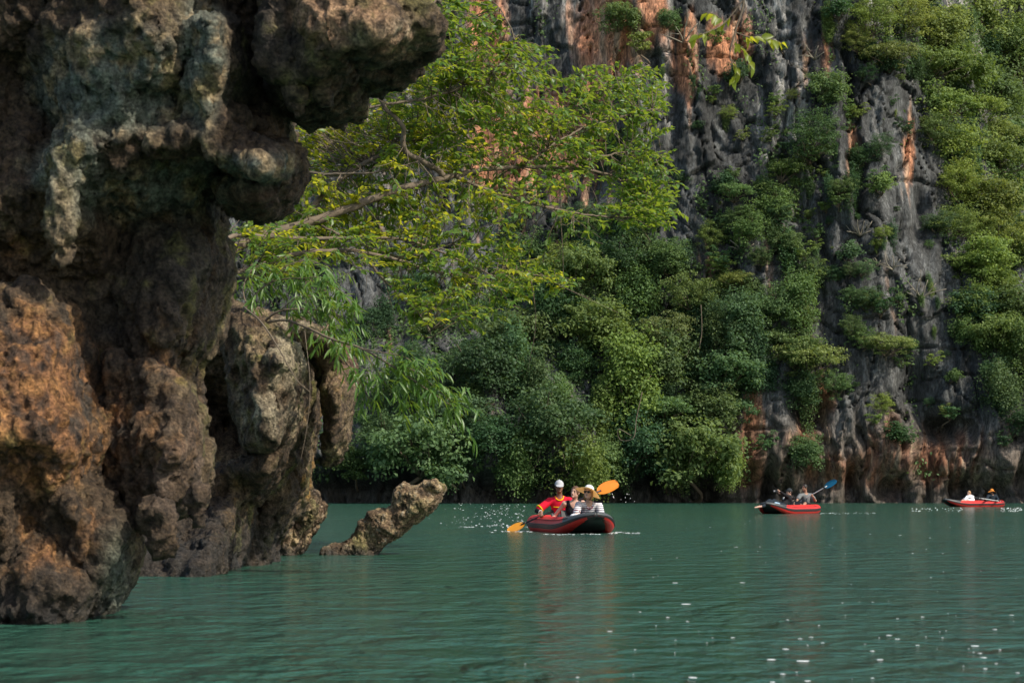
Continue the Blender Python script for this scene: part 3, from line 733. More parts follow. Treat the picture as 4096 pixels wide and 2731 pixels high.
def trunk_mesh(name, seed, tips, r=.05):
    g = np.random.default_rng(seed); acc = Acc()
    fork = np.array([g.normal() * .08, -.55, .35])
    base = spline([(0, .15, -.1), (g.normal() * .06, -.2, .08), fork], 6)
    acc.add(*tube(base, np.linspace(r, r * .7, 6), 6))
    for k in g.choice(len(tips), min(9, len(tips)), replace=False):
        q = tips[k]; mid = (fork + q) / 2 + g.normal(size=3) * .08
        acc.add(*tube(spline([fork, mid, q], 6), np.linspace(r * .55, r * .12, 6), 5))
    return acc.mesh(name)
VAR = {}
for kind, args in {
    'broad':  dict(nclump=70, nleaf=64, shape=(1.05, .8, .8), ls=.085, flat=.55),
    'broad2': dict(nclump=85, nleaf=56, shape=(.95, .8, .95), ls=.075, flat=.6),
    'tier':   dict(nclump=48, nleaf=80, shape=(1.15, .8, .6), ls=.075, flat=.32, cr=(.18, .36)),
    'droop':  dict(nclump=70, nleaf=64, shape=(.8, .65, 1.15), ls=.075, flat=.8, droop=.55, up=.05),
    'fine':   dict(nclump=80, nleaf=80, shape=(1, .8, .85), ls=.052, flat=.5, cr=(.12, .26)),
    'shrub':  dict(nclump=26, nleaf=48, shape=(1, .8, .7), ls=.13, flat=.6, cr=(.2, .38)),
    'sparse': dict(nclump=22, nleaf=40, shape=(1.1, .8, .8), ls=.12, flat=.4, cr=(.14, .28)),
    'curtain': dict(nclump=46, nleaf=60, shape=(.5, .35, 1.5), ls=.085, flat=.9, droop=.9, up=.0, cr=(.12, .26)),
    'tall':   dict(nclump=90, nleaf=60, shape=(.7, .65, 1.35), ls=.075, flat=.7, droop=.2)}.items():
    lst = []
    for s in range(2):
        me, tips = crown_mesh('crown', hash(kind) % 100 if False else sum(map(ord, kind)) + s, **args)
        me.materials.append(LEAF)
        tm = trunk_mesh('trunk', 3 + s, tips); tm.materials.append(BARK)
        lst.append((me, tm))
    VAR[kind] = lst
def far_tree(name, cat, label, group, px, py, r, kind, tint, Y=None, out=.75):
    c = on_cliff(px, py) if Y is None else P(px, py, Y)
    rm = r * c[1] / F
    c = P(px, py, c[1] - out * rm)
    root = empty(name, c + rm * np.array([0, 1.0, -.9]), (0, 0, rnd.uniform(-.45, .45)))
    sx = rm * rnd.choice((-1, 1)) * rnd.uniform(.92, 1.1)
    root.scale = (sx, rm, rm * rnd.uniform(.92, 1.08))
    me, tm = rnd.choice(VAR[kind])
    link('trunk' if r > 60 else 'stem', tm, None, root)
    k = link('crown' if r > 60 else 'foliage', me, None, root)
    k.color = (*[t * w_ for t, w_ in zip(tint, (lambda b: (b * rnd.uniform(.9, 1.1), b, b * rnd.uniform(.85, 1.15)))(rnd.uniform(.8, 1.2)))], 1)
    tag(root, label, cat, group)
    return root
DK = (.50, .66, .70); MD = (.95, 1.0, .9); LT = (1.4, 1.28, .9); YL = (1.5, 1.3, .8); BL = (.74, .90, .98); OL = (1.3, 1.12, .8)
def describe(kind, tint, tail):
    """what tells one crown from another: its build and its green"""
    a = dict(broad='broad-crowned', broad2='round-crowned', tier='flat-tiered', droop='drooping', fine='fine-leaved', shrub='compact', sparse='thin', tall='tall', curtain='trailing')[kind]
    b = {DK: 'dark green', BL: 'blue-green', MD: 'mid green', LT: 'bright green', YL: 'yellow-green', OL: 'olive'}.get(tint, 'grey-green')
    return a + ' ' + b + ' ' + tail
# (x, y, r) in the 2352-wide view, shape, tint, own label
FOREST = [
 (935, 1030, 120, 'broad', BL, 'broad blue-green tree overhanging the dark notch behind the slanting rock'),
 (1040, 1060, 70, 'droop', BL, 'drooping blue-green tree beside the broad one above the dark notch'),
 (860, 1010, 70, 'broad2', BL, None), (1600, 1040, 120, 'broad', LT, 'bright sunlit green tree spreading over the water where forest meets bare rock'),
 (1540, 1050, 80, 'droop', MD, None), (1650, 1065, 60, 'droop', LT, None), (1620, 940, 85, 'broad2', MD, None), (1540, 930, 80, 'tier', MD, None),
 (1420, 870, 115, 'tall', LT, 'tall bright green tree draped with creepers in the middle of the forest'), (1400, 740, 105, 'broad', LT, None), (1455, 1010, 90, 'broad2', DK, None),
 (1230, 760, 95, 'broad', MD, None), (1200, 850, 100, 'tall', BL, 'tall dark tree with a domed ivy-clad crown rising from the forest'), (1250, 960, 110, 'broad2', BL, None), (1210, 1050, 85, 'droop', MD, None),
 (1310, 1060, 85, 'droop', LT, None), (1390, 1055, 75, 'broad2', MD, None), (1090, 840, 110, 'broad2', DK, None), (1060, 930, 90, 'tier', BL, None), (960, 880, 100, 'broad2', DK, None), (1130, 1000, 80, 'broad2', DK, None),
 (1540, 830, 95, 'broad2', MD, None), (1500, 760, 80, 'fine', (1.1, 1.0, .95), 'dull grey-brown leafless-looking tree between green crowns'), (1590, 680, 90, 'fine', OL, 'olive yellow fine-leaved tree on the upper forest edge'),
 (1480, 660, 85, 'droop', MD, None), (1350, 620, 90, 'broad', MD, None), (1270, 600, 70, 'fine', YL, None), (1420, 590, 70, 'broad2', DK, None), (1540, 590, 60, 'broad2', MD, None), (1700, 750, 75, 'tall', BL, None),
 (1690, 850, 80, 'broad', BL, None), (1640, 760, 70, 'broad2', MD, None), (1690, 640, 45, 'tier', OL, None), (1770, 700, 60, 'broad2', MD, None), (1300, 700, 80, 'broad2', DK, None),
 (1840, 690, 70, 'tall', MD, None), (1880, 820, 85, 'tier', LT, 'wide flat-topped bush jutting over the cave mouth'), (1830, 800, 60, 'broad', MD, None), (1930, 880, 55, 'fine', MD, None), (1860, 890, 60, 'broad2', DK, None),
 (1840, 1035, 58, 'broad2', MD, 'round green bush hanging on the rusty rock just above the kayak with the blue paddle'), (2040, 785, 55, 'tier', LT, None), (1985, 780, 38, 'fine', MD, None), (2040, 930, 40, 'fine', LT, None), (2000, 960, 30, 'sparse', LT, None),
 (1790, 385, 62, 'tier', LT, 'bright flat-topped bush on the dark middle of the cliff'), (1860, 310, 85, 'fine', DK, None), (1780, 470, 60, 'broad2', MD, None), (1890, 200, 62, 'broad', MD, 'dark green bush growing out of the pale upper cliff'),
 (1440, 40, 58, 'broad', MD, 'green bush clinging high on the rusty cliff beside the pale streaks'), (1540, 45, 38, 'broad2', MD, None), (1690, 440, 45, 'tier', MD, None), (1720, 520, 55, 'broad2', MD, None), (1960, 360, 55, 'fine', DK, None), (1930, 430, 40, 'fine', MD, None),
 (1790, 560, 60, 'curtain', DK, None), (1250, 880, 70, 'curtain', MD, None), (1370, 930, 75, 'curtain', LT, None), (1330, 840, 60, 'curtain', BL, None), (1880, 900, 60, 'curtain', MD, None), (1740, 800, 60, 'curtain', DK, None), (1830, 560, 55, 'fine', MD, None), (1880, 620, 45, 'droop', MD, None), (1980, 690, 40, 'fine', MD, None), (2080, 830, 36, 'sparse', MD, None), (1480, 480, 50, 'broad2', DK, None), (1430, 520, 55, 'broad2', DK, None)]
SLOPE = [(1990, 40, 80, 'fine', OL, 'yellowish fine-leaved tree topping the cliff edge'), (1965, 95, 45, 'fine', OL, None), (2040, 120, 70, 'tier', OL, None), (2095, 40, 85, 'fine', YL, None), (2180, 60, 95, 'broad2', LT, None), (2270, 40, 100, 'broad', LT, None),
 (2330, 110, 100, 'broad2', MD, None), (2130, 140, 85, 'tier', LT, None), (2220, 160, 100, 'broad', LT, None), (2170, 240, 90, 'tier', LT, None), (2290, 220, 110, 'broad2', MD, None), (2340, 320, 100, 'broad', MD, None), (2210, 330, 95, 'broad2', LT, None),
 (2140, 300, 60, 'fine', MD, None), (2280, 360, 90, 'tier', LT, None), (2190, 420, 80, 'fine', YL, None), (2260, 450, 95, 'broad', YL, None), (2340, 450, 90, 'broad2', MD, None), (2200, 510, 70, 'fine', LT, None), (2290, 540, 90, 'fine', YL, None),
 (2345, 570, 80, 'broad2', LT, None), (2240, 590, 80, 'broad', LT, None), (2300, 650, 85, 'fine', YL, None), (2345, 690, 75, 'broad', MD, None), (2250, 690, 65, 'broad2', LT, None), (2210, 760, 50, 'broad2', MD, None), (2280, 760, 70, 'broad', LT, None),
 (2335, 800, 80, 'tall', MD, None), (2320, 880, 70, 'droop', MD, 'drooping green tree at the foot of the wooded slope above the farthest kayak'), (2265, 850, 45, 'broad2', DK, None), (2340, 960, 50, 'broad2', DK, None), (2300, 1010, 30, 'sparse', DK, None)]
for lst, gl, gg in ((FOREST, None, None), (SLOPE, None, None)):
    for x, y, r, kind, tint, lab in lst:
        big = r >= 55
        if lst is SLOPE:
            grp = 'trees on the wooded slope'; dl = 'tree in the crowd covering the steep wooded slope'
        elif y > 560 and x < 1760:
            grp = 'trees of the waterside forest'; dl = 'jungle tree in the dense forest below the cliff'
        else:
            grp = 'bushes on the bare cliff'; dl = 'bush growing from a ledge of the bare cliff'
        dl = describe(kind, tint, dl)
        nm = 'jungle_tree' if 'tree' in (lab or dl) else 'cliff_bush'
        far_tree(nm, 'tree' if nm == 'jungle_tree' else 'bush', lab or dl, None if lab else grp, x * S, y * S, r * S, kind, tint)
# fillers of the same woods, set a little further in
def inside(x, y, poly):
    c = False
    for i in range(len(poly)):
        (x1, y1), (x2, y2) = poly[i], poly[i - 1]
        if (y1 > y) != (y2 > y) and x < (x2 - x1) * (y - y1) / (y2 - y1) + x1: c = not c
    return c
PF = [(780, 780), (1000, 640), (1200, 560), (1330, 500), (1480, 500), (1560, 570), (1660, 640), (1760, 660), (1840, 700), (1800, 800), (1740, 900), (1690, 960), (1690, 1060), (1480, 1085), (1200, 1085), (800, 1070)]
PS = [(2010, 0), (2352, 0), (2352, 960), (2300, 930), (2290, 850), (2230, 780), (2230, 640), (2190, 480), (2150, 350), (2120, 200), (2010, 90)]
for poly, n, grp, dl, tints in ((PF, 84, 'trees of the waterside forest', 'jungle tree in the dense forest below the cliff', (DK, BL, MD, DK)), (PS, 40, 'trees on the wooded slope', 'tree in the crowd covering the steep wooded slope', (MD, DK, LT))):
    k = 0; pts = []
    while k < n:
        x = rnd.uniform(780, 2352); y = rnd.uniform(0, 1090)
        if not inside(x, y, poly) or any((x - a) ** 2 + (y - b) ** 2 < 45 ** 2 for a, b in pts): 
            if rnd.random() < .995: continue
        if not inside(x, y, poly): continue
        pts.append((x, y)); k += 1
        kd = rnd.choice(('broad', 'broad2', 'droop', 'tier', 'fine', 'curtain', 'tall')); tn = rnd.choice(tints)
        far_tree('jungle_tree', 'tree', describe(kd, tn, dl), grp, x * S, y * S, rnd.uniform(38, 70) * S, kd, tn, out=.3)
# small shrubs in the cracks
SHR = []
def crack(x, y):
    return 1300 < x < 2200 and 0 < y < 1090 and not inside(x, y, PF) and not inside(x, y, PS)
while len(SHR) < 190:
    x = rnd.uniform(1300, 2240); y = rnd.uniform(5, 1060)
    dens = .25 + .75 * math.exp(-((x - 1830) / 200) ** 2 - ((y - 520) / 260) ** 2)
    if y < 200 and x < 1900: dens *= .3
    if y > 880: dens *= .35
    if crack(x, y) and rnd.random() < dens:
        SHR.append((x, y))
        kd = rnd.choice(('shrub', 'sparse', 'sparse', 'fine', 'curtain')); tn = rnd.choice((MD, LT, DK, DK, BL))
        far_tree('cliff_shrub', 'shrub', 'small ' + describe(kd, tn, 'shrub rooted in a crack of the bare grey cliff'), 'shrubs in the cracks of the cliff', x * S, y * S, rnd.choice((9, 14, 18, 24, 34, 42)) * rnd.uniform(.8, 1.2) * S, kd, tn)
o = far_tree('grass_tuft', 'grass', 'yellow tuft of dry grass hanging on the bare cliff', None, 2026 * S, 417 * S, 17 * S, 'fine', (2.4, 1.7, .7))
# creepers that clothe the rock between the trees: too many to count
def inside_v(x, y, poly):
    c = np.zeros(len(x), bool)
    for i in range(len(poly)):
        (x1, y1), (x2, y2) = poly[i], poly[i - 1]
        if y1 == y2: continue
        c ^= ((y1 > y) != (y2 > y)) & (x < (x2 - x1) * (y - y1) / (y2 - y1) + x1)
    return c
gc = np.random.default_rng(3); NL = 290000
cx_, cz_ = gc.uniform(-30, 38, NL), gc.uniform(1.6, 36, NL)
ii = np.clip(np.searchsorted(CXS, cx_), 1, len(CXS) - 2); jj = np.clip(np.searchsorted(CZS, cz_), 1, len(CZS) - 2)
cp = CV[ii, jj].copy(); tx, tz = CV[ii + 1, jj] - CV[ii - 1, jj], CV[ii, jj + 1] - CV[ii, jj - 1]
cn = unit(np.cross(tx, tz)); cn = np.where(cn[:, 1:2] > 0, -cn, cn)
qx, qy = to_px(cp); qx /= S; qy /= S
patch = fbm(np.stack([cp[:, 0] * .30, np.zeros(NL), cp[:, 2] * .13], 1), 4, 120); fine_ = pn(np.stack([cp[:, 0] * 1.3, np.zeros(NL), cp[:, 2] * .8], 1), 125)
dens = np.where(inside_v(qx, qy, PF) | inside_v(qx, qy, PS), .85, sm(patch + .35 * fine_, .22, .6) * .8)
dens = np.where((qx < 780) & (patch + .5 * fine_ > -.1), .7, dens)
dens *= np.where((qy < 330) & (qx < 1950), .25, 1) * np.where((qy > 900) & (qx > 1720), .25, 1) * sm(fine_, -.5, .3)
keep = gc.random(NL) < dens; cp, cn, pk, fk = cp[keep], cn[keep], patch[keep], fine_[keep]; nk = len(cp)
pos = cp + cn * (gc.uniform(.02, .45, nk) * (1 + .6 * fk))[:, None]
nr = unit(cn * .6 + np.array([0, -.1, .55]) + gc.normal(size=(nk, 3)) * .4); td = gc.normal(size=(nk, 3)) + np.array([0, 0, -.8]); td = unit(td - nr * (td * nr).sum(1)[:, None])
v, f, at = leaf_cloud(pos, nr, td, gc.uniform(.13, .32, nk), .3, np.clip(.35 * gc.random(nk) + .4 + .5 * pn(cp * .5, 130), 0, 1))
o = link('creeper_cover', mesh_np('creeper_cover', v, f, smooth=False, attr=at), LEAF); o.color = (.80, .90, .82, 1)
tag(o, 'leafy green creepers clothing the rock between the trees of the cliff', 'creeper', kind='stuff')
print('creeper leaves', nk)
# pale bare stems of cliff plants, and hanging vines
def stems(px, py, size, n, seed):
    g = np.random.default_rng(seed); c = on_cliff(px, py + size * .5); m = c[1] / F; acc = Acc()
    for k in range(n):
        a = math.pi * (.12 + .76 * (k + g.uniform(-.3, .3)) / max(n - 1, 1)); L = size * m * g.uniform(.6, 1.1)
        e = np.array([math.cos(a) * L, -g.uniform(.2, .6) * L, abs(math.sin(a)) * L])
        acc.add(*tube(spline([(0, 0.1, 0), e * .5 + g.normal(size=3) * L * .09, e], 7), np.linspace(.055, .025, 7), 5))
        if g.random() < .6:
            e2 = e * .9 + g.normal(size=3) * L * .25
            acc.add(*tube(spline([e * .55, (e * .6 + e2) / 2, e2], 5), np.linspace(.035, .018, 5), 5))
    o = link('bare_shrub', acc.mesh('bare_shrub'), PALEBARK); o.location = c + np.array([0, -.15, 0])
    tag(o, 'pale leafless shrub of forked stems clinging to the dark cliff', 'shrub', 'bare pale shrubs on the cliff')
for i, (x, y, s, n) in enumerate([(1975, 520, 45, 6), (2115, 660, 55, 6), (2050, 600, 40, 5), (1570, 70, 60, 5), (1700, 560, 40, 5), (2170, 250, 50, 4), (2010, 600, 30, 4), (1830, 440, 35, 5), (1310, 500, 40, 4), (2230, 420, 35, 4), (1870, 120, 35, 4)]):
    stems(x * S, y * S, s * S, n, i)
def vine(pts, dY, rad, label, mat, seed):
    g = np.random.default_rng(seed); Y = on_cliff(pts[0][0] * S, pts[0][1] * S)[1] - dY
    p = np.array([P(a * S, b * S, Y + g.uniform(-.3, .3)) for a, b in pts])
    o = link('hanging_vine', (lambda a: (a.add(*tube(spline(p, 5 * len(p)), rad, 5)), a.mesh('hanging_vine'))[1])(Acc()), mat)
    tag(o, label, 'vine')
vine([(1450, 1000), (1420, 985), (1425, 1010), (1455, 1005), (1462, 960), (1475, 900)], 6, .024, 'looped liana curling out of the forest above the water', BARK, 2)
vine([(1610, 700), (1612, 760), (1606, 800)], 3, .025, 'thin vine hanging down beside the olive tree', BARK, 5)
print('far trees', time.time() - T0)

# ================================================================== FOREGROUND TREE (about 25 m away)
def leaf_shape(kind):
    """one folded leaf along +X, unit length: verts, faces"""
    if kind == 'ovate': prof = [(0, 0), (.14, .15), (.38, .26), (.70, .17), (1, 0)]
    else: prof = [(0, 0), (.15, .055), (.4, .09), (.65, .075), (.85, .035), (1, 0)]
    v = []; f = []
    for x, w in prof:
        z = -.22 * x * x; v += [(x, w, z + w * .35), (x, 0, z), (x, -w, z + w * .35)]
    for i in range(len(prof) - 1):
        a = 3 * i
        f += [(a, a + 1, a + 4, a + 3), (a + 1, a + 2, a + 5, a + 4)]
    return np.array(v, float), np.array(f)
LV = {k: leaf_shape(k) for k in ('ovate', 'lance')}
TREELEAF = leaf_mat('tree_leaf', (0.042, 0.105, 0.016), (0.11, 0.19, 0.026), (0.42, 0.54, 0.04), tw=0.40, rough=0.42, objcol=False, spec=0.5)
BACKLIT_YELLOW = leaf_mat('backlit_yellow_leaf', (0.12, 0.17, 0.014), (0.24, 0.27, 0.020), (0.72, 0.70, 0.04), tw=0.5, rough=0.4, objcol=False)  # backlit yellow is put into the colour; the yellow-green sprig shares it
LANCE = leaf_mat('lance_leaf', (0.045, 0.12, 0.018), (0.11, 0.20, 0.03), (0.34, 0.48, 0.04), tw=0.36, rough=0.38, objcol=False)
def one_leaf_meshes(kind, mat, n=3):
    out = []
    for i in range(n):
        v, f = LV[kind]; me = mesh_np('leaf', v, f, attr=np.full(len(v), .15 + .35 * i)); me.materials.append(mat); out.append(me)
    return out
class Foliage:
    """leaves of one plant: the largest 300 as leaf objects, the rest joined"""
    def __init__(s, kind, mat, seed): s.kind, s.mat, s.L, s.g = kind, mat, [], np.random.default_rng(seed)
    def leaf(s, p, d, up, size): s.L.append((np.asarray(p, float), np.asarray(d, float), np.asarray(up, float), size))
    def along(s, pts, n, size, droop=.5, spread=.8, start=.25):
        pts = np.asarray(pts); g = s.g
        for k in range(n):
            u = start + (1 - start) * (k + g.uniform(0, .8)) / n
            i = min(int(u * (len(pts) - 1)), len(pts) - 2); t = u * (len(pts) - 1) - i
            p = pts[i] * (1 - t) + pts[i + 1] * t; tw = pts[i + 1] - pts[i]; tw /= max(np.linalg.norm(tw), 1e-6)
            side = np.cross(tw, (0, 0, 1)); side /= max(np.linalg.norm(side), 1e-6)
            d = tw * .7 + side * spread * (1 if k % 2 else -1) * g.uniform(.6, 1.2) + g.normal(size=3) * .3 + np.array([0, 0, -droop])
            s.leaf(p, d / np.linalg.norm(d), g.normal(size=3) * .45 + np.array([0.1, -.1, 1]), size * g.uniform(.65, 1.2))
    def build(s, parent, nobj=300, name='leaf'):
        V, Fc = LV[s.kind]; P0 = np.array([a[0] for a in s.L]); X = unit(np.array([a[1] for a in s.L])); U = np.array([a[2] for a in s.L])
        sz = np.array([a[3] for a in s.L]); Yx = unit(np.cross(U, X)); Z = np.cross(X, Yx)
        order = np.argsort(-sz); pick = order[:nobj]; rest = order[nobj:]
        ms = one_leaf_meshes(s.kind, s.mat)
        for i in pick:
            o = link(name, ms[int(s.g.integers(3))], None, parent)
            M = Matrix(((X[i, 0], Yx[i, 0], Z[i, 0], P0[i, 0]), (X[i, 1], Yx[i, 1], Z[i, 1], P0[i, 1]), (X[i, 2], Yx[i, 2], Z[i, 2], P0[i, 2]), (0, 0, 0, 1)))
            o.matrix_basis = M @ Matrix.Scale(sz[i], 4)
        if len(rest):
            n = len(rest)
            W = (P0[rest][:, None] + sz[rest][:, None, None] * (V[None, :, 0:1] * X[rest][:, None] + V[None, :, 1:2] * Yx[rest][:, None] + V[None, :, 2:3] * Z[rest][:, None])).reshape(-1, 3)
            FF = (Fc[None] + (np.arange(n) * len(V))[:, None, None]).reshape(-1, 4)
            at = np.repeat(np.clip(s.g.uniform(0, 1, n), 0, 1), len(V))
            o = link('foliage', mesh_np('foliage', W, FF, attr=at), s.mat, parent); o['kind'] = 'stuff'
        return len(s.L)
tree = tag(empty('overhanging_tree', P(800, 1330, 22.6)), 'leafy tree with sunlit glowing leaves reaching out over the water from behind the boulder', 'tree')
TO = np.array(tree.location)
LIMBS = [  # (points in 2352 view with depth), radius at base, radius at tip
 ([(480, 760, 22.6), (470, 640, 23.2), (560, 560, 24.0), (700, 515, 24.4), (800, 480, 24.6), (905, 440, 24.8), (1000, 415, 25.0), (1060, 400, 25.2), (1150, 385, 25.6), (1300, 385, 26.2), (1400, 402, 26.6), (1440, 430, 26.8)], .075, .012),
 ([(1020, 410, 25.05), (1005, 390, 25.0), (940, 355, 24.8), (925, 330, 24.7), (925, 290, 24.6), (880, 240, 24.5), (872, 190, 24.4), (900, 120, 24.5), (960, 50, 24.7), (1020, -20, 25)], .042, .015),
 ([(560, 640, 23.6), (640, 570, 24.3), (700, 500, 25.0), (760, 430, 25.4), (830, 380, 25.8), (900, 345, 26.0), (1000, 300, 26.4), (1100, 280, 26.8), (1230, 290, 27.2), (1330, 240, 27.6), (1400, 200, 28), (1490, 150, 28.3)], .05, .010),
 ([(1045, 405, 25.1), (1130, 440, 25.2), (1250, 475, 25.5), (1330, 490, 25.8), (1400, 500, 26.0), (1480, 500, 26.3)], .026, .007),
 ([(480, 560, 23.2), (560, 540, 23.6), (700, 548, 24.0), (850, 545, 24.4), (950, 555, 24.6), (1060, 600, 24.8), (1150, 640, 25.0)], .032, .008),
 ([(500, 640, 23.0), (620, 600, 23.6), (730, 576, 23.9), (850, 582, 24.2), (1000, 622, 24.5), (1100, 637, 24.8), (1220, 630, 25.0), (1290, 650, 25.2)], .035, .007),
 ([(800, 545, 24.3), (880, 640, 24.2), (960, 720, 24.1), (995, 775, 24.0)], .020, .007),
 ([(640, 300, 24.6), (760, 262, 24.5), (880, 242, 24.5), (1000, 220, 24.8), (1120, 170, 25.2), (1180, 100, 25.4), (1150, 20, 25.4)], .022, .008),
 ([(1200, 385, 25.8), (1260, 340, 26.0), (1330, 300, 26.4), (1420, 270, 26.8), (1500, 250, 27.0)], .022, .007),
 ([(1300, 385, 26.2), (1380, 360, 26.4), (1450, 350, 26.6), (1520, 360, 26.8)], .018, .006),
 ([(690, 395, 24.8), (780, 400, 24.6), (860, 395, 24.5), (960, 370, 24.6)], .018, .006),
 ([(740, 520, 24.5), (830, 560, 24.4), (930, 590, 24.4), (1040, 560, 24.6)], .016, .006)]
limb_pts = []
for i, (pts, r0, r1) in enumerate(LIMBS):
    p = np.array([P(a * S, b * S, y) for a, b, y in pts]); n = 6 * len(p)
    q = spline(p, n) + np.random.default_rng(i).normal(size=(n, 3)) * .006
    limb_pts.append(q)
    v, f = tube(q - TO, np.linspace(r0, r1, n), 8)
    a = Acc(); a.add(v, f)
    link('trunk' if i == 0 else 'branch', a.mesh('branch'), BARK, tree)
ALLP = np.vstack(limb_pts)
tw = Acc(); fo = Foliage('ovate', TREELEAF, 11); fy = Foliage('ovate', BACKLIT_YELLOW, 12)
g = np.random.default_rng(21)
BL_ = [ # cx cy rx ry clusters depth share of leaves in backlit yellow
 (1045, 40, 85, 60, 26, 25.2, .05), (1110, 120, 80, 60, 26, 25.3, .05), (1040, 160, 60, 70, 16, 25, .05), (1200, 130, 60, 40, 10, 25.6, .0), (1190, 230, 150, 70, 62, 26, .05), (1010, 250, 120, 60, 34, 25.5, .25),
 (860, 300, 150, 60, 46, 26.5, .75), (750, 320, 80, 60, 24, 26.5, .75), (800, 400, 160, 70, 52, 26.4, .65), (980, 340, 120, 60, 40, 25.6, .3), (1100, 320, 120, 60, 40, 26, .15), (1260, 310, 100, 60, 34, 26.4, .05), (1390, 200, 90, 50, 34, 27.6, .0),
 (1460, 210, 55, 60, 26, 27.8, .0), (1420, 290, 90, 50, 32, 27, .0), (1480, 400, 60, 60, 34, 26.8, .0), (1450, 470, 70, 50, 30, 26.5, .0), (1500, 490, 45, 35, 16, 26.5, .0), (1330, 370, 90, 50, 24, 26.3, .05),
 (1180, 430, 120, 50, 22, 25.5, .2), (1020, 480, 150, 60, 34, 25, .3), (860, 490, 150, 50, 42, 25, .5), (700, 470, 90, 60, 30, 25, .5), (720, 560, 160, 50, 34, 24.2, .2), (900, 580, 130, 50, 24, 24.5, .2), (1060, 560, 120, 50, 22, 25, .15),
 (1140, 610, 110, 60, 26, 25, .1), (1000, 660, 100, 50, 20, 24.5, .1), (1090, 690, 80, 50, 20, 24.6, .1), (1230, 650, 70, 40, 16, 25, .15), (960, 720, 50, 40, 10, 24.2, .1), (620, 590, 80, 60, 22, 23.6, .2), (1330, 520, 60, 40, 8, 25.8, .1), (800, 268, 120, 40, 26, 26.6, .5), (950, 205, 70, 60, 24, 25.6, .3), (1000, 110, 60, 70, 22, 25.2, .1), (690, 300, 50, 60, 18, 26.6, .6), (640, 520, 90, 60, 20, 24.6, .4)]
for cx, cy, rx, ry, n, Y, yg in BL_:
    for k in range(int(n * 1.55)):
        a, r = g.uniform(0, 2 * math.pi), math.sqrt(g.uniform(0, 1.15))
        e = P((cx + rx * r * math.cos(a)) * S, (cy + ry * r * math.sin(a)) * S, Y + g.normal() * .6)
        d2 = ((ALLP - e) ** 2).sum(1) * np.where(ALLP[:, 2] > e[2] + .25, .8, 1.0); j = int(np.argmin(d2)); s0 = ALLP[j]
        L = np.linalg.norm(e - s0)
        mid = (s0 + e) / 2 + np.array([0, 0, g.uniform(-.08, .08) * L]) + g.normal(size=3) * .08 * L
        out = np.array([.16, g.normal() * .08, g.uniform(-.10, .10)])
        q = spline([s0, mid, e, e + (e - mid) * .15 + out], 9)
        tw.add(*tube(q - TO, np.linspace(.007, .0025, 9), 4))
        F_ = fy if g.random() < yg else fo
        F_.along(q - TO, int(g.integers(11, 19)), .098, droop=g.uniform(-.15, .35), start=.45 if L > .8 else .25)
for k in range(170):     # bare fine twigs
    j = int(g.integers(len(ALLP))); s0 = ALLP[j]; d = g.normal(size=3) * .35 + np.array([.2, 0, -.25])
    q = spline([s0, s0 + d * .5 + g.normal(size=3) * .08, s0 + d], 8); tw.add(*tube(q - TO, np.linspace(.006, .002, 8), 4))
o = link('twig', tw.mesh('twig'), BARK, tree); o['kind'] = 'stuff'
nl = fo.build(tree, 220) + fy.build(tree, 80)
print('tree leaves', nl, time.time() - T0)
# ---- lance-leaved shrub rooted on the boulder
sh = tag(empty('lance_leaved_shrub', P(1040, 1300, 19.6)), 'arching shrub with long narrow leaves rooted on top of the mossy boulder', 'shrub')
SO = np.array(sh.location); fl = Foliage('lance', LANCE, 31)
ARCH = [([(597, 745, 19.7), (650, 735, 19.6), (700, 750, 19.4), (760, 778, 19.2), (830, 800, 19.0), (900, 840, 18.9), (960, 880, 18.8), (1020, 920, 18.8), (1055, 945, 18.8)], .016),
        ([(600, 745, 19.7), (640, 715, 19.6), (700, 710, 19.6), (770, 720, 19.6), (800, 750, 19.6)], .014),
        ([(760, 778, 19.2), (800, 840, 19.1), (830, 880, 19.1), (850, 920, 19.1)], .007), ([(830, 800, 19.0), (880, 810, 18.9), (930, 820, 18.9), (965, 850, 18.9)], .006),
        ([(830, 800, 19.0), (870, 860, 19.0), (900, 900, 19.0), (920, 935, 19.0)], .006), ([(900, 840, 18.9), (950, 850, 18.8), (1000, 890, 18.8), (1040, 925, 18.8)], .005),
        ([(590, 740, 19.8), (580, 690, 19.8), (620, 650, 19.8), (690, 640, 19.7), (750, 670, 19.7)], .012), ([(590, 735, 19.8), (560, 680, 19.9), (570, 630, 20.0), (610, 600, 20.0)], .010),
        ([(690, 640, 19.7), (740, 640, 19.6), (800, 690, 19.6), (820, 740, 19.6)], .006), ([(700, 710, 19.6), (740, 750, 19.5), (750, 790, 19.5)], .005),
        ([(620, 650, 19.8), (660, 610, 19.8), (720, 600, 19.8), (770, 640, 19.8)], .006), ([(640, 715, 19.6), (690, 680, 19.5), (740, 690, 19.5), (780, 730, 19.5)], .005)]
for i, (pts, r0) in enumerate(ARCH):
    p = np.array([P(a * S, b * S, y) for a, b, y in pts]) - SO; q = spline(p, 5 * len(p))
    a = Acc(); a.add(*tube(q, np.linspace(r0, .004, len(q)), 6)); link('branch', a.mesh('branch'), BARK, sh)
    L = np.linalg.norm(np.diff(q, axis=0), axis=1).sum()
    for k in range(int(L * 15) + 3):
        j = int(fl.g.uniform(.3, 1) * (len(q) - 1)); d = fl.g.normal(size=3) * .13 + np.array([.10, -.02, -.08])
        tq = spline([q[j], q[j] + d * .6 + (0, 0, .03), q[j] + d], 5)
        fl.along(tq, 8, .135, droop=.6, spread=.7, start=.05)
print('lance', fl.build(sh, 300))
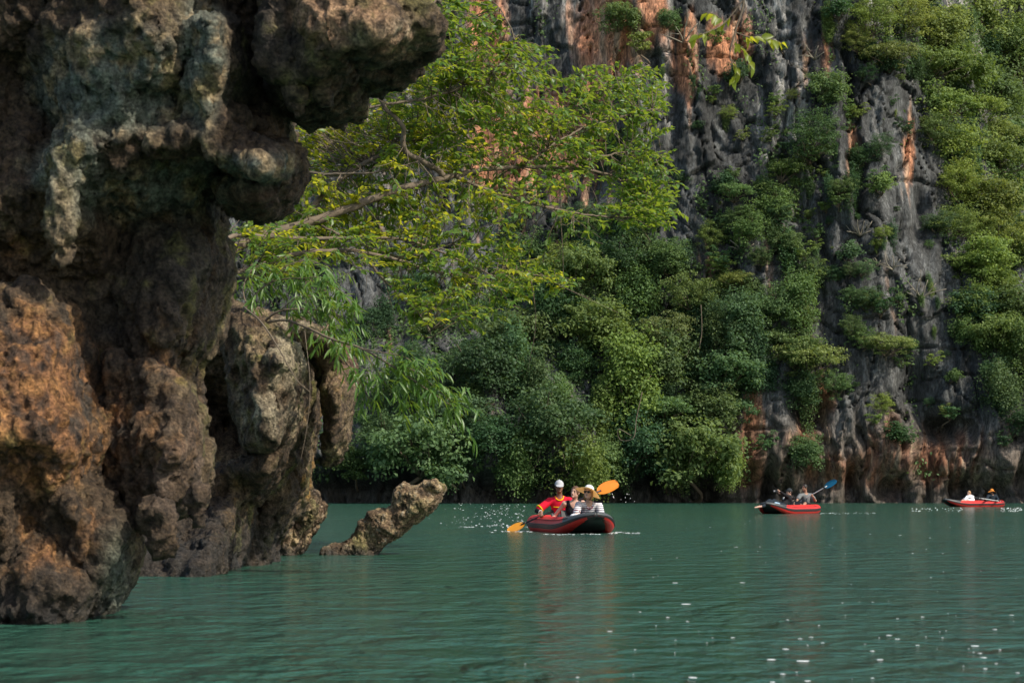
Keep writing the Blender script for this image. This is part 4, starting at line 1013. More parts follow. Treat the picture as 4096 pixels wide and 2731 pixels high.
# ---- roots and rootlets on the boulder
rt = Acc()
for pts, r in [([(560, 705, 19.6), (600, 740, 19.3), (640, 800, 19.0), (680, 870, 18.9), (712, 900, 18.85)], .010), ([(700, 760, 19.3), (712, 880, 18.9), (705, 980, 18.8), (690, 1060, 18.7)], .004), ([(790, 800, 20.0), (800, 880, 20), (780, 940, 20)], .004)]:
    p = np.array([P(a * S, b * S, y) for a, b, y in pts]); rt.add(*tube(spline(p, 20), np.linspace(r, r * .4, 20), 5))
tag(link('climbing_root', rt.mesh('climbing_root'), BARK), 'thin brown roots trailing down the face of the mossy boulder', 'root')
# ---- sprig hanging into the top of the picture, close to the camera
sp = tag(empty('hanging_sprig', P(1700, -420, 12.6)), 'yellow-green leafy sprig hanging from above in front of the rusty cliff', 'branch')
PO = np.array(sp.location); fs = Foliage('ovate', BACKLIT_YELLOW, 51)
for i, (pts, r0, n) in enumerate([([(1700, -420, 12.6), (2200, -520, 13.2), (2700, -420, 13.8), (2950, -150, 14.0), (2975, 0, 14.0), (2940, 130, 14.0), (2920, 230, 14.0), (2960, 300, 14)], .018, 0), ([(2975, 0, 14.0), (2900, 90, 14.0), (2830, 130, 13.9), (2760, 150, 13.9)], .006, 13), ([(2940, 130, 14), (3000, 150, 14.0), (3060, 150, 14.1), (3130, 175, 14.1)], .005, 12),
                                  ([(2940, 130, 14.0), (2950, 180, 14.0), (2990, 220, 14.0), (3010, 270, 14.0)], .005, 12), ([(2900, 90, 14), (2860, 60, 14), (2820, 50, 14.0)], .004, 6), ([(2920, 230, 14.0), (2950, 280, 14.0), (2930, 320, 14)], .004, 12)]):
    p = np.array([P(*a) for a in pts]) - PO; q = spline(p, 6 * len(p)); a = Acc(); a.add(*tube(q, np.linspace(r0, .003, len(q)), 6)); link('branch', a.mesh('branch'), BARK, sp)
    if n: fs.along(q, n, .085, droop=.6, spread=.7, start=.2)
fs.build(sp, 300)
print('plants', time.time() - T0)

# ================================================================== KAYAKS
def V3(p): return Vector([float(x) for x in p])
RED = simple('red_pvc', (0.62, 0.028, 0.022), 0.42, 0.5, 0.10, 3.0, 0.05, 40)
BLACKPVC = simple('black_pvc', (0.018, 0.021, 0.022), 0.5, 0.5, 0.25, 4.0, 0.08, 50)
GREYPVC = simple('grey_pvc', (0.065, 0.070, 0.070), 0.5, 0.5, 0.2, 4.0, 0.08, 50)
ROPE = simple('rope', (0.03, 0.03, 0.03), 0.8, 0.2)
def kayak(name, label, loc, heading, L=3.6, W=1.18, strake=BLACKPVC, sleeve=GREYPVC, seats=(-.8, .1, .9)):
    root = empty(name, loc, (0, 0, math.atan2(heading[1], heading[0])))
    tag(root, label, 'kayak')
    NS, NP = 64, 40
    s = np.linspace(0, 1, NS)
    x = -L / 2 + L * s
    r = 0.185 * (1 - .68 * np.clip((s - .62) / .38, 0, 1) ** 1.7) * (1 - .16 * np.clip((.12 - s) / .12, 0, 1) ** 2)
    nar = np.clip((s - .52) / .48, 0, 1)
    y = (W / 2 - .185) * np.sqrt(np.clip(1 - nar ** 3.2, 0, 1)) + .012
    z = .115 + .23 * np.clip((s - .62) / .38, 0, 1) ** 2.2 + .03 * np.clip((.15 - s) / .15, 0, 1)
    for side in (1, -1):
        c = np.stack([x, side * y, z], 1)
        tg = np.gradient(c, axis=0); tg /= np.linalg.norm(tg, axis=1)[:, None]
        out = np.cross(tg, (0, 0, 1.0)) * (1 if side < 0 else -1)
        out = np.where((out[:, 1:2] * side) < 0, -out, out); out /= np.linalg.norm(out, axis=1)[:, None]
        up = np.cross(out, tg); up = np.where(up[:, 2:3] < 0, -up, up)
        ph = np.linspace(-math.pi, math.pi, NP + 1)
        def ring(rr): return c[:, None] + rr[:, None, None] * (out[:, None] * np.cos(ph)[None, :, None] + up[:, None] * np.sin(ph)[None, :, None])
        V = ring(r); deg = np.degrees((ph[:-1] + ph[1:]) / 2)
        buckets = {'side_tube': [], 'bow_sleeve': [], 'bow_panel': []}
        for i in range(NS - 1):
            sm_ = (s[i] + s[i + 1]) / 2
            for j in range(NP):
                a = deg[j]; q = (i * (NP + 1) + j, (i + 1) * (NP + 1) + j, (i + 1) * (NP + 1) + j + 1, i * (NP + 1) + j + 1)
                if side > 0: q = q[::-1]
                if a > 2 and sm_ > .80 + .04 * (a < 60) * (60 - a) / 60: buckets['bow_sleeve'].append(q)
                elif a <= 2 and a > -170 and sm_ > .8 and (y[i] + y[i + 1]) / 2 < .05 + .14 * min(1, max(0, (-2 - a) / 75)): buckets['bow_panel'].append(q)
                else: buckets['side_tube'].append(q)
        flat = V.reshape(-1, 3)
        for nm, fs in buckets.items():
            if fs:
                me = mesh_np(nm, flat, fs); link(nm, me, {'side_tube': RED, 'bow_sleeve': sleeve, 'bow_panel': strake}[nm], root)
        for k, (end, rr) in enumerate(((0, r[0]), (NS - 1, r[-1]))):      # rounded ends
            cc = c[end]; d = -tg[end] if end == 0 else tg[end]; rings = []
            for t in np.linspace(0, 1, 6):
                a = t * math.pi / 2
                rings.append(cc + d * rr * (.55 if end == 0 else .8) * math.sin(a) + rr * max(math.cos(a), .02) * (out[end] * np.cos(ph)[:, None] + up[end] * np.sin(ph)[:, None]))
            vv = np.array(rings).reshape(-1, 3); n1 = NP + 1
            ff = [(i * n1 + j, i * n1 + j + 1, (i + 1) * n1 + j + 1, (i + 1) * n1 + j) for i in range(5) for j in range(NP)]
            link('end_cap', mesh_np('end_cap', vv, ff), RED if end == 0 else strake, root)
        # rubbing strake: three ridges a little proud of the tube
        acc = Acc()
        for a0, w in ((9, 4.5), (-1, 4.5), (-11, 4.5)):
            pr = np.radians(np.array([a0 - w, a0 - w * .6, a0 + w * .6, a0 + w])); lift = np.array([.001, .010, .010, .001])
            vv = (c[:, None] + (r[:, None] + lift[None])[:, :, None] * (out[:, None] * np.cos(pr)[None, :, None] + up[:, None] * np.sin(pr)[None, :, None])).reshape(-1, 3)
            acc.add(vv, [(i * 4 + j, i * 4 + j + 1, (i + 1) * 4 + j + 1, (i + 1) * 4 + j) for i in range(NS - 1) for j in range(3)])
        link('rub_strake', acc.mesh('rub_strake', smooth=False), strake, root)
        # lifeline
        k0 = np.arange(6, NS - 8, 1); ang = np.radians(38)
        q = c[k0] + (r[k0] + .008)[:, None] * (out[k0] * math.cos(ang) + up[k0] * math.sin(ang))
        a = Acc(); a.add(*tube(q, .006, 5)); link('lifeline', a.mesh('lifeline'), ROPE, root)
    # bow deck, floor and transom
    k0 = np.arange(int(NS * .80), NS); acc = Acc()
    lft = np.stack([x[k0], y[k0] - r[k0] * .1, z[k0] + r[k0] * .93], 1); rgt = lft * (1, -1, 1); mid = (lft + rgt) / 2 + (0, 0, .035)
    vv = np.stack([lft, mid, rgt], 1).reshape(-1, 3)
    acc.add(vv, [(i * 3 + j, i * 3 + j + 1, (i + 1) * 3 + j + 1, (i + 1) * 3 + j) for i in range(len(k0) - 1) for j in range(2)])
    link('bow_deck', acc.mesh('bow_deck'), strake, root)
    # keel panel closing the bow underneath
    acc = Acc(); k1 = np.arange(int(NS * .84), NS)
    lft = np.stack([x[k1], y[k1] - r[k1] * .1, z[k1] - r[k1] * .93], 1); rgt = lft * (1, -1, 1); mid = (lft + rgt) / 2 + np.array([0, 0, -.03])
    vv = np.stack([lft, mid, rgt], 1).reshape(-1, 3)
    acc.add(vv, [(i * 3 + j, i * 3 + j + 1, (i + 1) * 3 + j + 1, (i + 1) * 3 + j) for i in range(len(k1) - 1) for j in range(2)])
    link('keel_panel', acc.mesh('keel_panel'), strake, root)
    xs_ = np.linspace(-L / 2 + .12, L * .34, 14); acc = Acc(); vv = []
    for xx in xs_:
        yy = np.interp(xx, x, y)
        for t, zz in ((-1, .03), (-.6, .055), (-.3, .04), (0, .055), (.3, .04), (.6, .055), (1, .03)): vv.append((xx, t * yy, zz))
    acc.add(vv, [(i * 7 + j, (i + 1) * 7 + j, (i + 1) * 7 + j + 1, i * 7 + j + 1) for i in range(13) for j in range(6)])
    link('floor', acc.mesh('floor'), GREYPVC, root)
    a = Acc(); yy = y[2]; a.add(*tube(spline([(x[2], -yy, .17), (x[2] - .05, 0, .18), (x[2], yy, .17)], 12), .13, 14)); link('transom_tube', a.mesh('transom_tube'), RED, root)
    for sx in seats:
        a = Acc(); w = .26
        vv = [(sx + dx, t * w, zz) for dx, zz in ((.36, .06), (.36, .13), (.02, .13), (-.10, .42), (-.16, .41), (-.06, .06)) for t in (-1, 1)]
        a.add(vv, [(2 * i, 2 * i + 1, 2 * ((i + 1) % 6) + 1, 2 * ((i + 1) % 6)) for i in range(6)])
        me = a.mesh('seat', smooth=False)
        link('seat', me, BLACKPVC, root)
    return root
def hd(deg, sx=1): return (sx * math.sin(R(deg)), -math.cos(R(deg)))
h1 = hd(11); kayak('inflatable_kayak', 'red and black inflatable kayak carrying three people towards the rocks', (1.20, 38.57, 0), h1)
h2 = hd(30, -1); kayak('inflatable_kayak', 'red inflatable kayak with a woman lying back with her feet over the bow', (9.50, 69.2, 0), h2, seats=(-.75, .35))
h3 = hd(54, -1); kayak('inflatable_kayak', 'distant red inflatable kayak close under the cliff, its grey bow raised', (22.55, 98.1, 0), h3, L=3.8, W=1.0, seats=(-.9, .5))

# ================================================================== PADDLES
ORANGE = simple('orange_plastic', (0.80, 0.24, 0.02), 0.4, 0.5, .12, 8)
YELLOW = simple('yellow_plastic', (0.62, 0.25, 0.015), 0.4, 0.5, .12, 8)
BLUE = simple('blue_plastic', (0.0, 0.16, 0.30), 0.35, 0.5, .15, 8)
BLACK = simple('black_plastic', (0.015, 0.015, 0.016), 0.45, 0.5)
ALU = simple('white_alloy', (0.70, 0.68, 0.66), 0.35, 0.5, .08, 10)
def paddle(name, label, a, b, shaft, blades, nrm, bl=(.46, .46), wd=.105, rings=True):
    a = np.array(a, float); b = np.array(b, float); d = b - a; Ltot = np.linalg.norm(d); d /= Ltot
    root = empty(name, (a + b) / 2); tag(root, label, 'paddle'); o = (a + b) / 2
    ac = Acc(); ac.add(*tube(np.linspace(a + d * bl[0] * .8 - o, b - d * bl[1] * .8 - o, 12), .016, 10)); link('shaft', ac.mesh('shaft'), shaft, root)
    for k, (end, dd, mat, ln) in enumerate(((a, -d, blades[0], bl[0]), (b, d, blades[1], bl[1]))):
        n = np.array(nrm[k], float); n -= dd * (n @ dd); n /= np.linalg.norm(n); w = np.cross(n, dd)
        t = np.linspace(0, 1, 15); half = wd * np.sin(np.clip(t, 0, 1) ** .75 * math.pi * .80) ** .8 * (1 - .25 * (t > .93)) + .016 * (1 - t)
        half[-1] = wd * .35
        vv = []
        for ti, hw in zip(t, half):
            base = end - dd * ln * (1 - ti) - o
            for sx in (-1, -.5, 0, .5, 1):
                bow = -.018 * (1 - sx * sx) - .03 * (ti - .3) ** 2
                for off in (.005, -.005): vv.append(base + w * hw * sx * (1.08 if sx > 0 else .92) + n * (bow + off * (1.8 if sx == 0 else 1)))
        ff = []
        for i in range(14):
            for j in range(4):
                p0 = i * 10 + j * 2; ff += [(p0, p0 + 2, p0 + 12, p0 + 10), (p0 + 1, p0 + 11, p0 + 13, p0 + 3)]
            e = i * 10; ff += [(e, e + 10, e + 11, e + 1), (e + 8, e + 9, e + 19, e + 18)]
        e = 140; ff += [(e + 2 * j, e + 2 * j + 2, e + 2 * j + 3, e + 2 * j + 1) for j in range(4)]
        ac = Acc(); ac.add(vv, ff); bo = link('blade', ac.mesh('blade', smooth=False), mat, root)
        if rings:
            ac = Acc(); p0 = end - dd * ln * 1.02 - o; ac.add(*tube([p0 - dd * .03, p0 + dd * .03], .021, 10)); link('drip_ring', ac.mesh('drip_ring'), BLACK, bo)
    return root
paddle('paddle', 'orange and yellow double-bladed paddle with a black shaft', P(2030, 2121, 39.35), P(2473, 1931, 39.45), BLACK, (YELLOW, ORANGE), ((.1, -.5, .86), (-.25, -.9, .35)), bl=(.36, .46), wd=.115)
paddle('paddle', 'blue double-bladed paddle with a white shaft', P(3128, 2046, 70.7), P(3345, 1922, 69.6), ALU, (BLUE, BLUE), ((.2, -.6, .8), (-.3, -.9, .2)), bl=(.46, .50), wd=.10)
paddle('paddle', 'black double-bladed paddle held level in the farthest kayak', P(3896, 1988, 96.6), P(4022, 2007, 97.6), ALU, (BLACK, BLACK), ((.1, -.3, .95), (.1, -.3, .95)), bl=(.42, .42), wd=.09)

# ================================================================== PEOPLE
def skin(name, c): return simple(name, c, 0.5, 0.35, 0.10, 18, sss=0.12)
SKIN_BROWN = skin('skin_brown', (0.20, 0.095, 0.055)); SKIN_FAIR = skin('skin_fair', (0.56, 0.34, 0.25)); SKIN_TAN = skin('skin_tan', (0.36, 0.19, 0.125))
def cloth(name, c, var=.12): return simple(name, c, 0.85, 0.15, var, 16, 0.25, 45)
HAIR_DARK = simple('hair_dark', (0.018, 0.013, 0.010), 0.5, 0.4, .3, 60, .4, 120); HAIR_BROWN = simple('hair_brown', (0.12, 0.06, 0.03), 0.5, 0.4, .3, 60, .4, 120); HAIR_BLOND = simple('hair_blond', (0.36, 0.20, 0.09), 0.5, 0.4, .3, 60, .4, 120)
EYE = simple('eye_dark', (0.012, 0.010, 0.009), 0.2, 0.6); LIP = simple('lip', (0.30, 0.10, 0.08), 0.5, 0.3); LENS = simple('dark_lens', (0.006, 0.006, 0.007), 0.12, 0.7)
def stripes(name, a, b, period):
    m, n, l, bs = new_mat(name); tc = n.new('ShaderNodeTexCoord'); w = n.new('ShaderNodeTexWave'); w.wave_type = 'BANDS'; w.bands_direction = 'Z'
    w.inputs['Scale'].default_value = math.pi / (10 * period); w.inputs['Distortion'].default_value = .9; w.inputs['Detail Scale'].default_value = 1.5
    l.new(tc.outputs['Object'], w.inputs['Vector'])
    rp = n.new('ShaderNodeValToRGB'); rp.color_ramp.interpolation = 'LINEAR'
    e = rp.color_ramp.elements; e[0].position = .30; e[0].color = (*a, 1); e[1].position = .42; e[1].color = (*b, 1)
    l.new(w.outputs['Fac'], rp.inputs[0]); l.new(rp.outputs[0], bs.inputs['Base Color']); bs.inputs['Roughness'].default_value = .85
    return m
STRIPED = stripes('striped_jersey', (0.03, 0.028, 0.06), (0.80, 0.77, 0.78), .036)
RED_SHIRT = cloth('red_jersey', (0.62, 0.012, 0.035)); YEL_TRIM = cloth('yellow_trim', (0.72, 0.50, 0.01)); BLACK_CLOTH = cloth('black_cloth', (0.014, 0.014, 0.016)); GREY_CLOTH = cloth('grey_cloth', (0.16, 0.17, 0.17))
NAVY = cloth('navy_cloth', (0.018, 0.026, 0.035)); WHITE_CLOTH = cloth('white_cloth', (0.74, 0.74, 0.76)); CAPGREY = cloth('cap_cloth', (0.42, 0.42, 0.44)); DARKCAP = cloth('dark_cap', (0.035, 0.04, 0.043)); MAROON = cloth('maroon_trim', (0.30, 0.02, 0.04))
STRAW = leaf_mat('straw', (0.85, 0.70, 0.45), (0.85, 0.70, 0.45), (0.95, 0.72, 0.40), tw=.5, rough=.8, objcol=False, spec=.2)
ORANGE_HAT = cloth('orange_hat', (0.70, 0.26, 0.05)); LTBLUE = cloth('light_blue_towel', (0.35, 0.50, 0.62)); DARKPANTS = cloth('dark_trousers', (0.03, 0.03, 0.035))
un = lambda a: np.asarray(a, float) / max(np.linalg.norm(a), 1e-9)

def person(label, J, face, heading, skinm, shirt=None, pants=DARKPANTS, female=False, h=.0075, headup=(0, 0, 1), hair=None, longhair=False, sleeve=.55, neck_open=.062,
           tank=False, leg=(.40, .10, .36, .14), leg_mode='inside', sc_=1.0, straps=None):
    """J: joints as world points: pelvis chest neck head sL eL wL gL sR eR wR gR (g = what the hand points to), optional knees/ankles"""
    J = {k: np.asarray(v, float) for k, v in J.items()}
    O = J['pelvis'].copy(); J = {k: v - O for k, v in J.items()}
    u = un(J['neck'] - J['pelvis']); l = un(J['sL'] - J['sR']); l = un(l - u * (l @ u)); f = np.cross(l, u)
    hv = np.array([heading[0], heading[1], 0.0]); lat = np.array([-hv[1], hv[0], 0])
    for s, sg in (('L', 1), ('R', -1)):
        J.setdefault('h' + s, J['pelvis'] + lat * .085 * sg)
        J.setdefault('k' + s, J['h' + s] + hv * leg[0] + lat * .04 * sg + np.array([0, 0, leg[1]]))
        J.setdefault('a' + s, J['k' + s] + hv * leg[2] - np.array([0, 0, leg[3]]))
        J.setdefault('t' + s, J['a' + s] + hv * .10 + np.array([0, 0, .10]))
    pts = np.array(list(J.values())); lo = pts.min(0) - .22; hi = pts.max(0) + .22
    fd = un(face); hu = un(np.array(headup) - fd * (np.array(headup) @ fd)); hl = np.cross(hu, fd); HR = [hl, fd, hu]; TR = [l, f, u]
    wid = .90 if female else 1.0
    def torso(Fd, inf=0., arms=0., lowest=-.02):
        tl = np.linalg.norm(J['neck'] - J['pelvis'])
        Fd.ell(J['pelvis'] + u * .02, (.165 * (1.04 if female else .95) + inf, .118 + inf, .13 + inf), .05, TR)
        Fd.ell(J['pelvis'] + u * tl * .38, (.140 * wid + inf, .105 + inf, .16 + inf), .06, TR)
        Fd.ell(J['pelvis'] + u * tl * .70, (.165 * wid + inf, .112 + inf, .165 + inf), .06, TR)
        for s in 'LR':
            Fd.cap(J['neck'] - u * .035, J['s' + s] - u * .005, .052 + inf, .050 * wid + inf, .04)
        if female:
            for sg in (1, -1): Fd.ell(J['pelvis'] + u * tl * .64 + f * .075 + l * .068 * sg, (.062 + inf,) * 3, .04)
        if arms:
            for s in 'LR':
                e = J['s' + s] + (J['e' + s] - J['s' + s]) * arms
                Fd.cap(J['s' + s], e, .058 * wid + inf, .053 * wid + inf + .008, .03)
    B_ = Field(lo, hi, h)
    torso(B_)
    B_.cap(J['neck'] - u * .04, J['head'] - hu * .05 - fd * .02, .056 * wid, .052 * wid, .03)
    H = J['head']; q = sc_
    B_.ell(H + hu * .015, (.074 * q, .092 * q, .100 * q), .02, HR)
    B_.ell(H + fd * .022 - hu * .058, (.056 * q, .062 * q, .058 * q), .035, HR)
    B_.cap(H + fd * .088 + hu * .005, H + fd * .104 - hu * .026, .009, .015, .012)
    B_.ell(H + fd * .082 - hu * .055, (.026, .016, .013), .012, HR)
    B_.ell(H + fd * .078 - hu * .092, (.024, .020, .018), .02, HR)
    for sg in (1, -1):
        B_.ell(H + hl * .076 * q * sg - fd * .008 - hu * .008, (.010, .020, .030), .01, HR)
        B_.ell(H + hl * .034 * sg + fd * .092 + hu * .010, (.016, .012, .010), .012, HR, sub=True)
    for s in 'LR':
        B_.cap(J['s' + s], J['e' + s], .050 * wid, .041 * wid, .03)
        B_.cap(J['e' + s], J['w' + s], .041 * wid, .028 * wid, .02)
        d = un(J['g' + s] - J['w' + s]); w = J['w' + s]
        ref = un(J['e' + s] - w); pn_ = np.cross(d, l if abs(d @ l) < .8 else u); pn_ = un(pn_)
        if pn_ @ ref > 0: pn_ = -pn_
        sd = np.cross(d, pn_)
        B_.ell(w + d * .048, (.042, .020, .050), .015, [sd, pn_, d])
        for i in range(4):
            ln = (.036, .042, .045, .038)[i]; b0 = w + d * .088 + sd * (-.030 + .020 * i)
            m1 = b0 + un(d * .75 + pn_ * .65) * ln; m2 = m1 + un(pn_ * .9 - d * .35) * ln * .8; m3 = m2 + un(-d * .9 + pn_ * .1) * ln * .6
            B_.cap(b0 - d * .02, m1, .0105, .0100, .006); B_.cap(m1, m2, .0100, .0092, .004); B_.cap(m2, m3, .0092, .0085, .004)
        b0 = w + d * .030 + sd * .036; m1 = b0 + un(sd * .6 + d * .5 + pn_ * .5) * .042; m2 = m1 + un(d * .5 + pn_ * .8 - sd * .3) * .032
        B_.cap(b0, m1, .0135, .0115, .010); B_.cap(m1, m2, .0115, .0095, .004)
        B_.cap(J['h' + s], J['k' + s], .085, .060, .04); B_.cap(J['k' + s], J['a' + s], .056, .038, .03); B_.cap(J['a' + s], J['t' + s], .038, .026, .02)
    v, fc = B_.mesh(); o = link('person', mesh_np('body', v, fc), skinm); o.location = V3(O)
    tag(o, label, 'person')
    def child(nm, Fd, mat):
        v, fc = Fd.mesh()
        c = link(nm, mesh_np(nm, v, fc), mat, o); return c
    def small(nm, prims, mat, hh=.004):
        c = np.array([p[0] for p in prims]); Fd = Field(c.min(0) - .06, c.max(0) + .06, hh)
        for p in prims: Fd.ell(p[0], p[1], .004, p[2] if len(p) > 2 else HR)
        return child(nm, Fd, mat)
    # face
    for sg in (1, -1):
        small('eye', [(H + hl * .034 * sg + fd * .083 + hu * .010, (.013, .008, .0065))], EYE)
        small('eyebrow', [(H + hl * .034 * sg + fd * .086 + hu * .030, (.018, .007, .0045))], hair or HAIR_DARK)
    small('mouth', [(H + fd * .096 - hu * .055, (.022, .006, .006))], LIP)
    if hair is not None:
        Fd = Field(H - .2, H + .2, h)
        Fd.ell(H + hu * .020 - fd * .006, (.086 * q, .100 * q, .104 * q), .01, HR)
        if longhair:
            Fd.ell(H - fd * .055 - hu * .06, (.082, .055, .085), .03, HR)
            for sg in (1, -1): Fd.ell(H + hl * .068 * sg - fd * .01 - hu * .055, (.022, .042, .07), .02, HR)
        Fd.ell(H + fd * .085 - hu * .035, (.066, .085, .098), .012, HR, sub=True)
        if not longhair: Fd.ell(H - hu * .115 + fd * .02, (.12, .12, .075), .01, HR, sub=True)
        child('hair', Fd, hair)
    if shirt is not None:
        Fd = Field(lo, hi, h)
        torso(Fd, .014, 0 if tank else sleeve)
        Fd.ell(J['neck'] + u * .02 + f * .02, (neck_open * (1.5 if tank else 1), .085 if not tank else .15, .075 if not tank else .14), .006, TR, sub=True)
        if tank:
            for s in 'LR': Fd.ell(J['s' + s] + u * .0 + (J['s' + s] - J['neck']) * .25, (.085, .16, .13), .01, TR, sub=True)
        child('tank_top' if tank else 'shirt', Fd, shirt)
    if pants is not None:
        Fd = Field(lo, hi, h)
        Fd.ell(J['pelvis'] + u * .0, (.182, .135, .11), .04, TR)
        for s in 'LR':
            Fd.cap(J['h' + s], J['k' + s], .099, .072, .03)
            if leg_mode != 'shorts': Fd.cap(J['k' + s], J['a' + s], .068, .050, .02)
        child('trousers' if leg_mode != 'shorts' else 'shorts', Fd, pants)
    o_frames = dict(H=H, fd=fd, hu=hu, hl=hl, HR=HR, J=J, u=u, l=l, f=f, O=O, child=child, small=small, lo=lo, hi=hi, h=h, q=q)
    return o, o_frames
def cap_hat(fr, mat, h=.006, tilt=0.0):
    H, fd, hu, hl = fr['H'], fr['fd'], fr['hu'], fr['hl']
    Fd = Field(H - .24, H + .24, h)
    Fd.ell(H + hu * .035 - fd * .004, (.090, .106, .100), .01, fr['HR'])
    Fd.ell(H - hu * .085, (.2, .2, .122), .006, fr['HR'], sub=True)
    f2 = un(fd - hu * (.30 + tilt)); u2 = np.cross(f2, hl); 
    if u2 @ hu < 0: u2 = -u2
    Fd.ell(H + hu * .034 + fd * .115 - hu * .012, (.078, .082, .012), .012, [hl, f2, u2])
    Fd.ell(H + hu * .140, (.010, .010, .006), .004, fr['HR'])
    return fr['child']('cap', Fd, mat)
def sun_hat(fr, mat, r=.225, crown_mat=None, tilt=(0, 0)):
    H, fd, hu, hl = fr['H'], fr['fd'], fr['hu'], fr['hl']
    n = un(hu + hl * tilt[0] + fd * tilt[1]); a = un(fd - n * (fd @ n)); b = np.cross(n, a); c = H + hu * .055 - fd * .01
    vv, ff = [], []; NR, NA = 9, 40
    for i in range(NR):
        t = i / (NR - 1); rr = .088 + (r - .088) * t
        for j in range(NA):
            ph = 2 * math.pi * j / NA
            zz = -.055 * t ** 1.4 + .022 * t * math.sin(2 * ph + .7) + .012 * t * math.sin(3 * ph)
            vv.append(c + (a * math.cos(ph) * 1.04 + b * math.sin(ph)) * rr + n * zz)
    top = len(vv)
    vv += [p + n * .004 for p in vv]
    for i in range(NR - 1):
        for j in range(NA):
            q = (i * NA + j, i * NA + (j + 1) % NA, (i + 1) * NA + (j + 1) % NA, (i + 1) * NA + j)
            ff.append(tuple(k + top for k in q)); ff.append(q[::-1])
    i = NR - 1
    ff += [(i * NA + j, i * NA + (j + 1) % NA, top + i * NA + (j + 1) % NA, top + i * NA + j) for j in range(NA)]
    ac = Acc(); ac.add(vv, ff); me = ac.mesh('hat_brim', lv=True)
    Fd = Field(H - .24, H + .28, .006); Fd.ell(c + n * .02, (.090, .098, .078), .01, [b, a, n]); Fd.ell(c - n * .10, (.2, .2, .10), .004, [b, a, n], sub=True)
    link('brim', me, mat, fr['child']('sun_hat', Fd, crown_mat or mat))

# ---- kayak 1: guide in red jersey at the stern
def pts(d): return {k: P(*v) for k, v in d.items()}
J = pts(dict(pelvis=(2240, 2086, 39.50), chest=(2238, 2010, 39.45), neck=(2238, 1987, 39.42), head=(2237, 1946, 39.36),
             sR=(2198, 2004, 39.42), eR=(2149, 2042, 39.30), wR=(2162, 2047, 39.06), gR=(2166, 2066, 39.02),
             sL=(2277, 2002, 39.42), eL=(2318, 2035, 39.25), wL=(2300, 2010, 39.30), gL=(2297, 2004, 39.40)))
o, fr = person('person in a red jersey with yellow trim and light grey cap holding an orange paddle', J, (.06, -1, -.02), h1, SKIN_BROWN, RED_SHIRT, hair=HAIR_DARK, sleeve=.80); fr['obj'] = o
cap_hat(fr, CAPGREY)
J_ = fr['J']; Fd = Field(fr['lo'], fr['hi'], .007)
Fd.cap(J_['sR'] + (J_['eR'] - J_['sR']) * .70, J_['eR'], .049, .047, .02); Fd.cap(J_['eR'], J_['wR'] - (J_['wR'] - J_['eR']) * .15, .047, .036, .02); fr['child']('arm_sleeve', Fd, BLACK_CLOTH)
e = J_['sR'] + (J_['eR'] - J_['sR']) * .79; d = un(J_['eR'] - J_['sR']); q1 = un(np.cross(d, (0, 1, .1))); q2 = np.cross(d, q1)
a = Acc(); a.add(*tube([e + d * w_ + .079 * (q1 * math.cos(t) + q2 * math.sin(t)) for w_ in (0,) for t in np.linspace(0, 2 * math.pi, 25)], .015, 8)); link('sleeve_trim', a.mesh('sleeve_trim'), YEL_TRIM, o)
ring = [J_['neck'] + fr['u'] * (.012 - .060 * max(0, math.cos(a)) ** 1.2) + fr['f'] * (.02 + .098 * math.cos(a)) * .95 + fr['l'] * .080 * math.sin(a) for a in np.linspace(0, 2 * math.pi, 33)]
a = Acc(); a.add(*tube(ring, .013, 8)); link('collar', a.mesh('collar'), YEL_TRIM, o)
a = Acc(); a.add(*tube(spline([fr['J']['pelvis'] + fr['u'] * .315 + fr['f'] * fz + fr['l'] * t for t, fz in ((-.13, .09), (-.07, .128), (0, .136), (.07, .128), (.13, .09))], 14), .010, 6)); link('chest_stripe', a.mesh('chest_stripe'), YEL_TRIM, o)
fr['small']('badge', [(fr['J']['pelvis'] + fr['u'] * .25 + fr['f'] * .128 - fr['l'] * .03, (.022, .010, .026), [fr['l'], fr['f'], fr['u']])], WHITE_CLOTH)
a = Acc(); d = un(J_['wR'] - J_['eR']); q1 = un(np.cross(d, (0, 0, 1))); q2 = np.cross(d, q1)
a.add(*tube([J_['wR'] + .034 * (q1 * math.cos(t) + q2 * math.sin(t)) for t in np.linspace(0, 2 * math.pi, 17)], .007, 6)); link('bracelet', a.mesh('bracelet'), ALU, o)
# ---- woman in the black tank top
J = pts(dict(pelvis=(2292, 2092, 38.72), chest=(2290, 2030, 38.60), neck=(2296, 2006, 38.52), head=(2301, 1968, 38.46),
             sR=(2258, 2013, 38.50), eR=(2217, 2066, 38.62), wR=(2204, 2082, 38.40), gR=(2200, 2092, 38.35),
             sL=(2331, 2010, 38.56), eL=(2352, 2060, 38.50), wL=(2330, 2085, 38.30), gL=(2325, 2095, 38.25)))
o, fr = person('bareheaded person with tied-back brown hair in a black tank top', J, (-.50, -.86, .06), h1, SKIN_FAIR, BLACK_CLOTH, female=True, headup=(.16, 0, 1), hair=HAIR_BROWN, tank=True, sc_=1.0); fr['obj'] = o
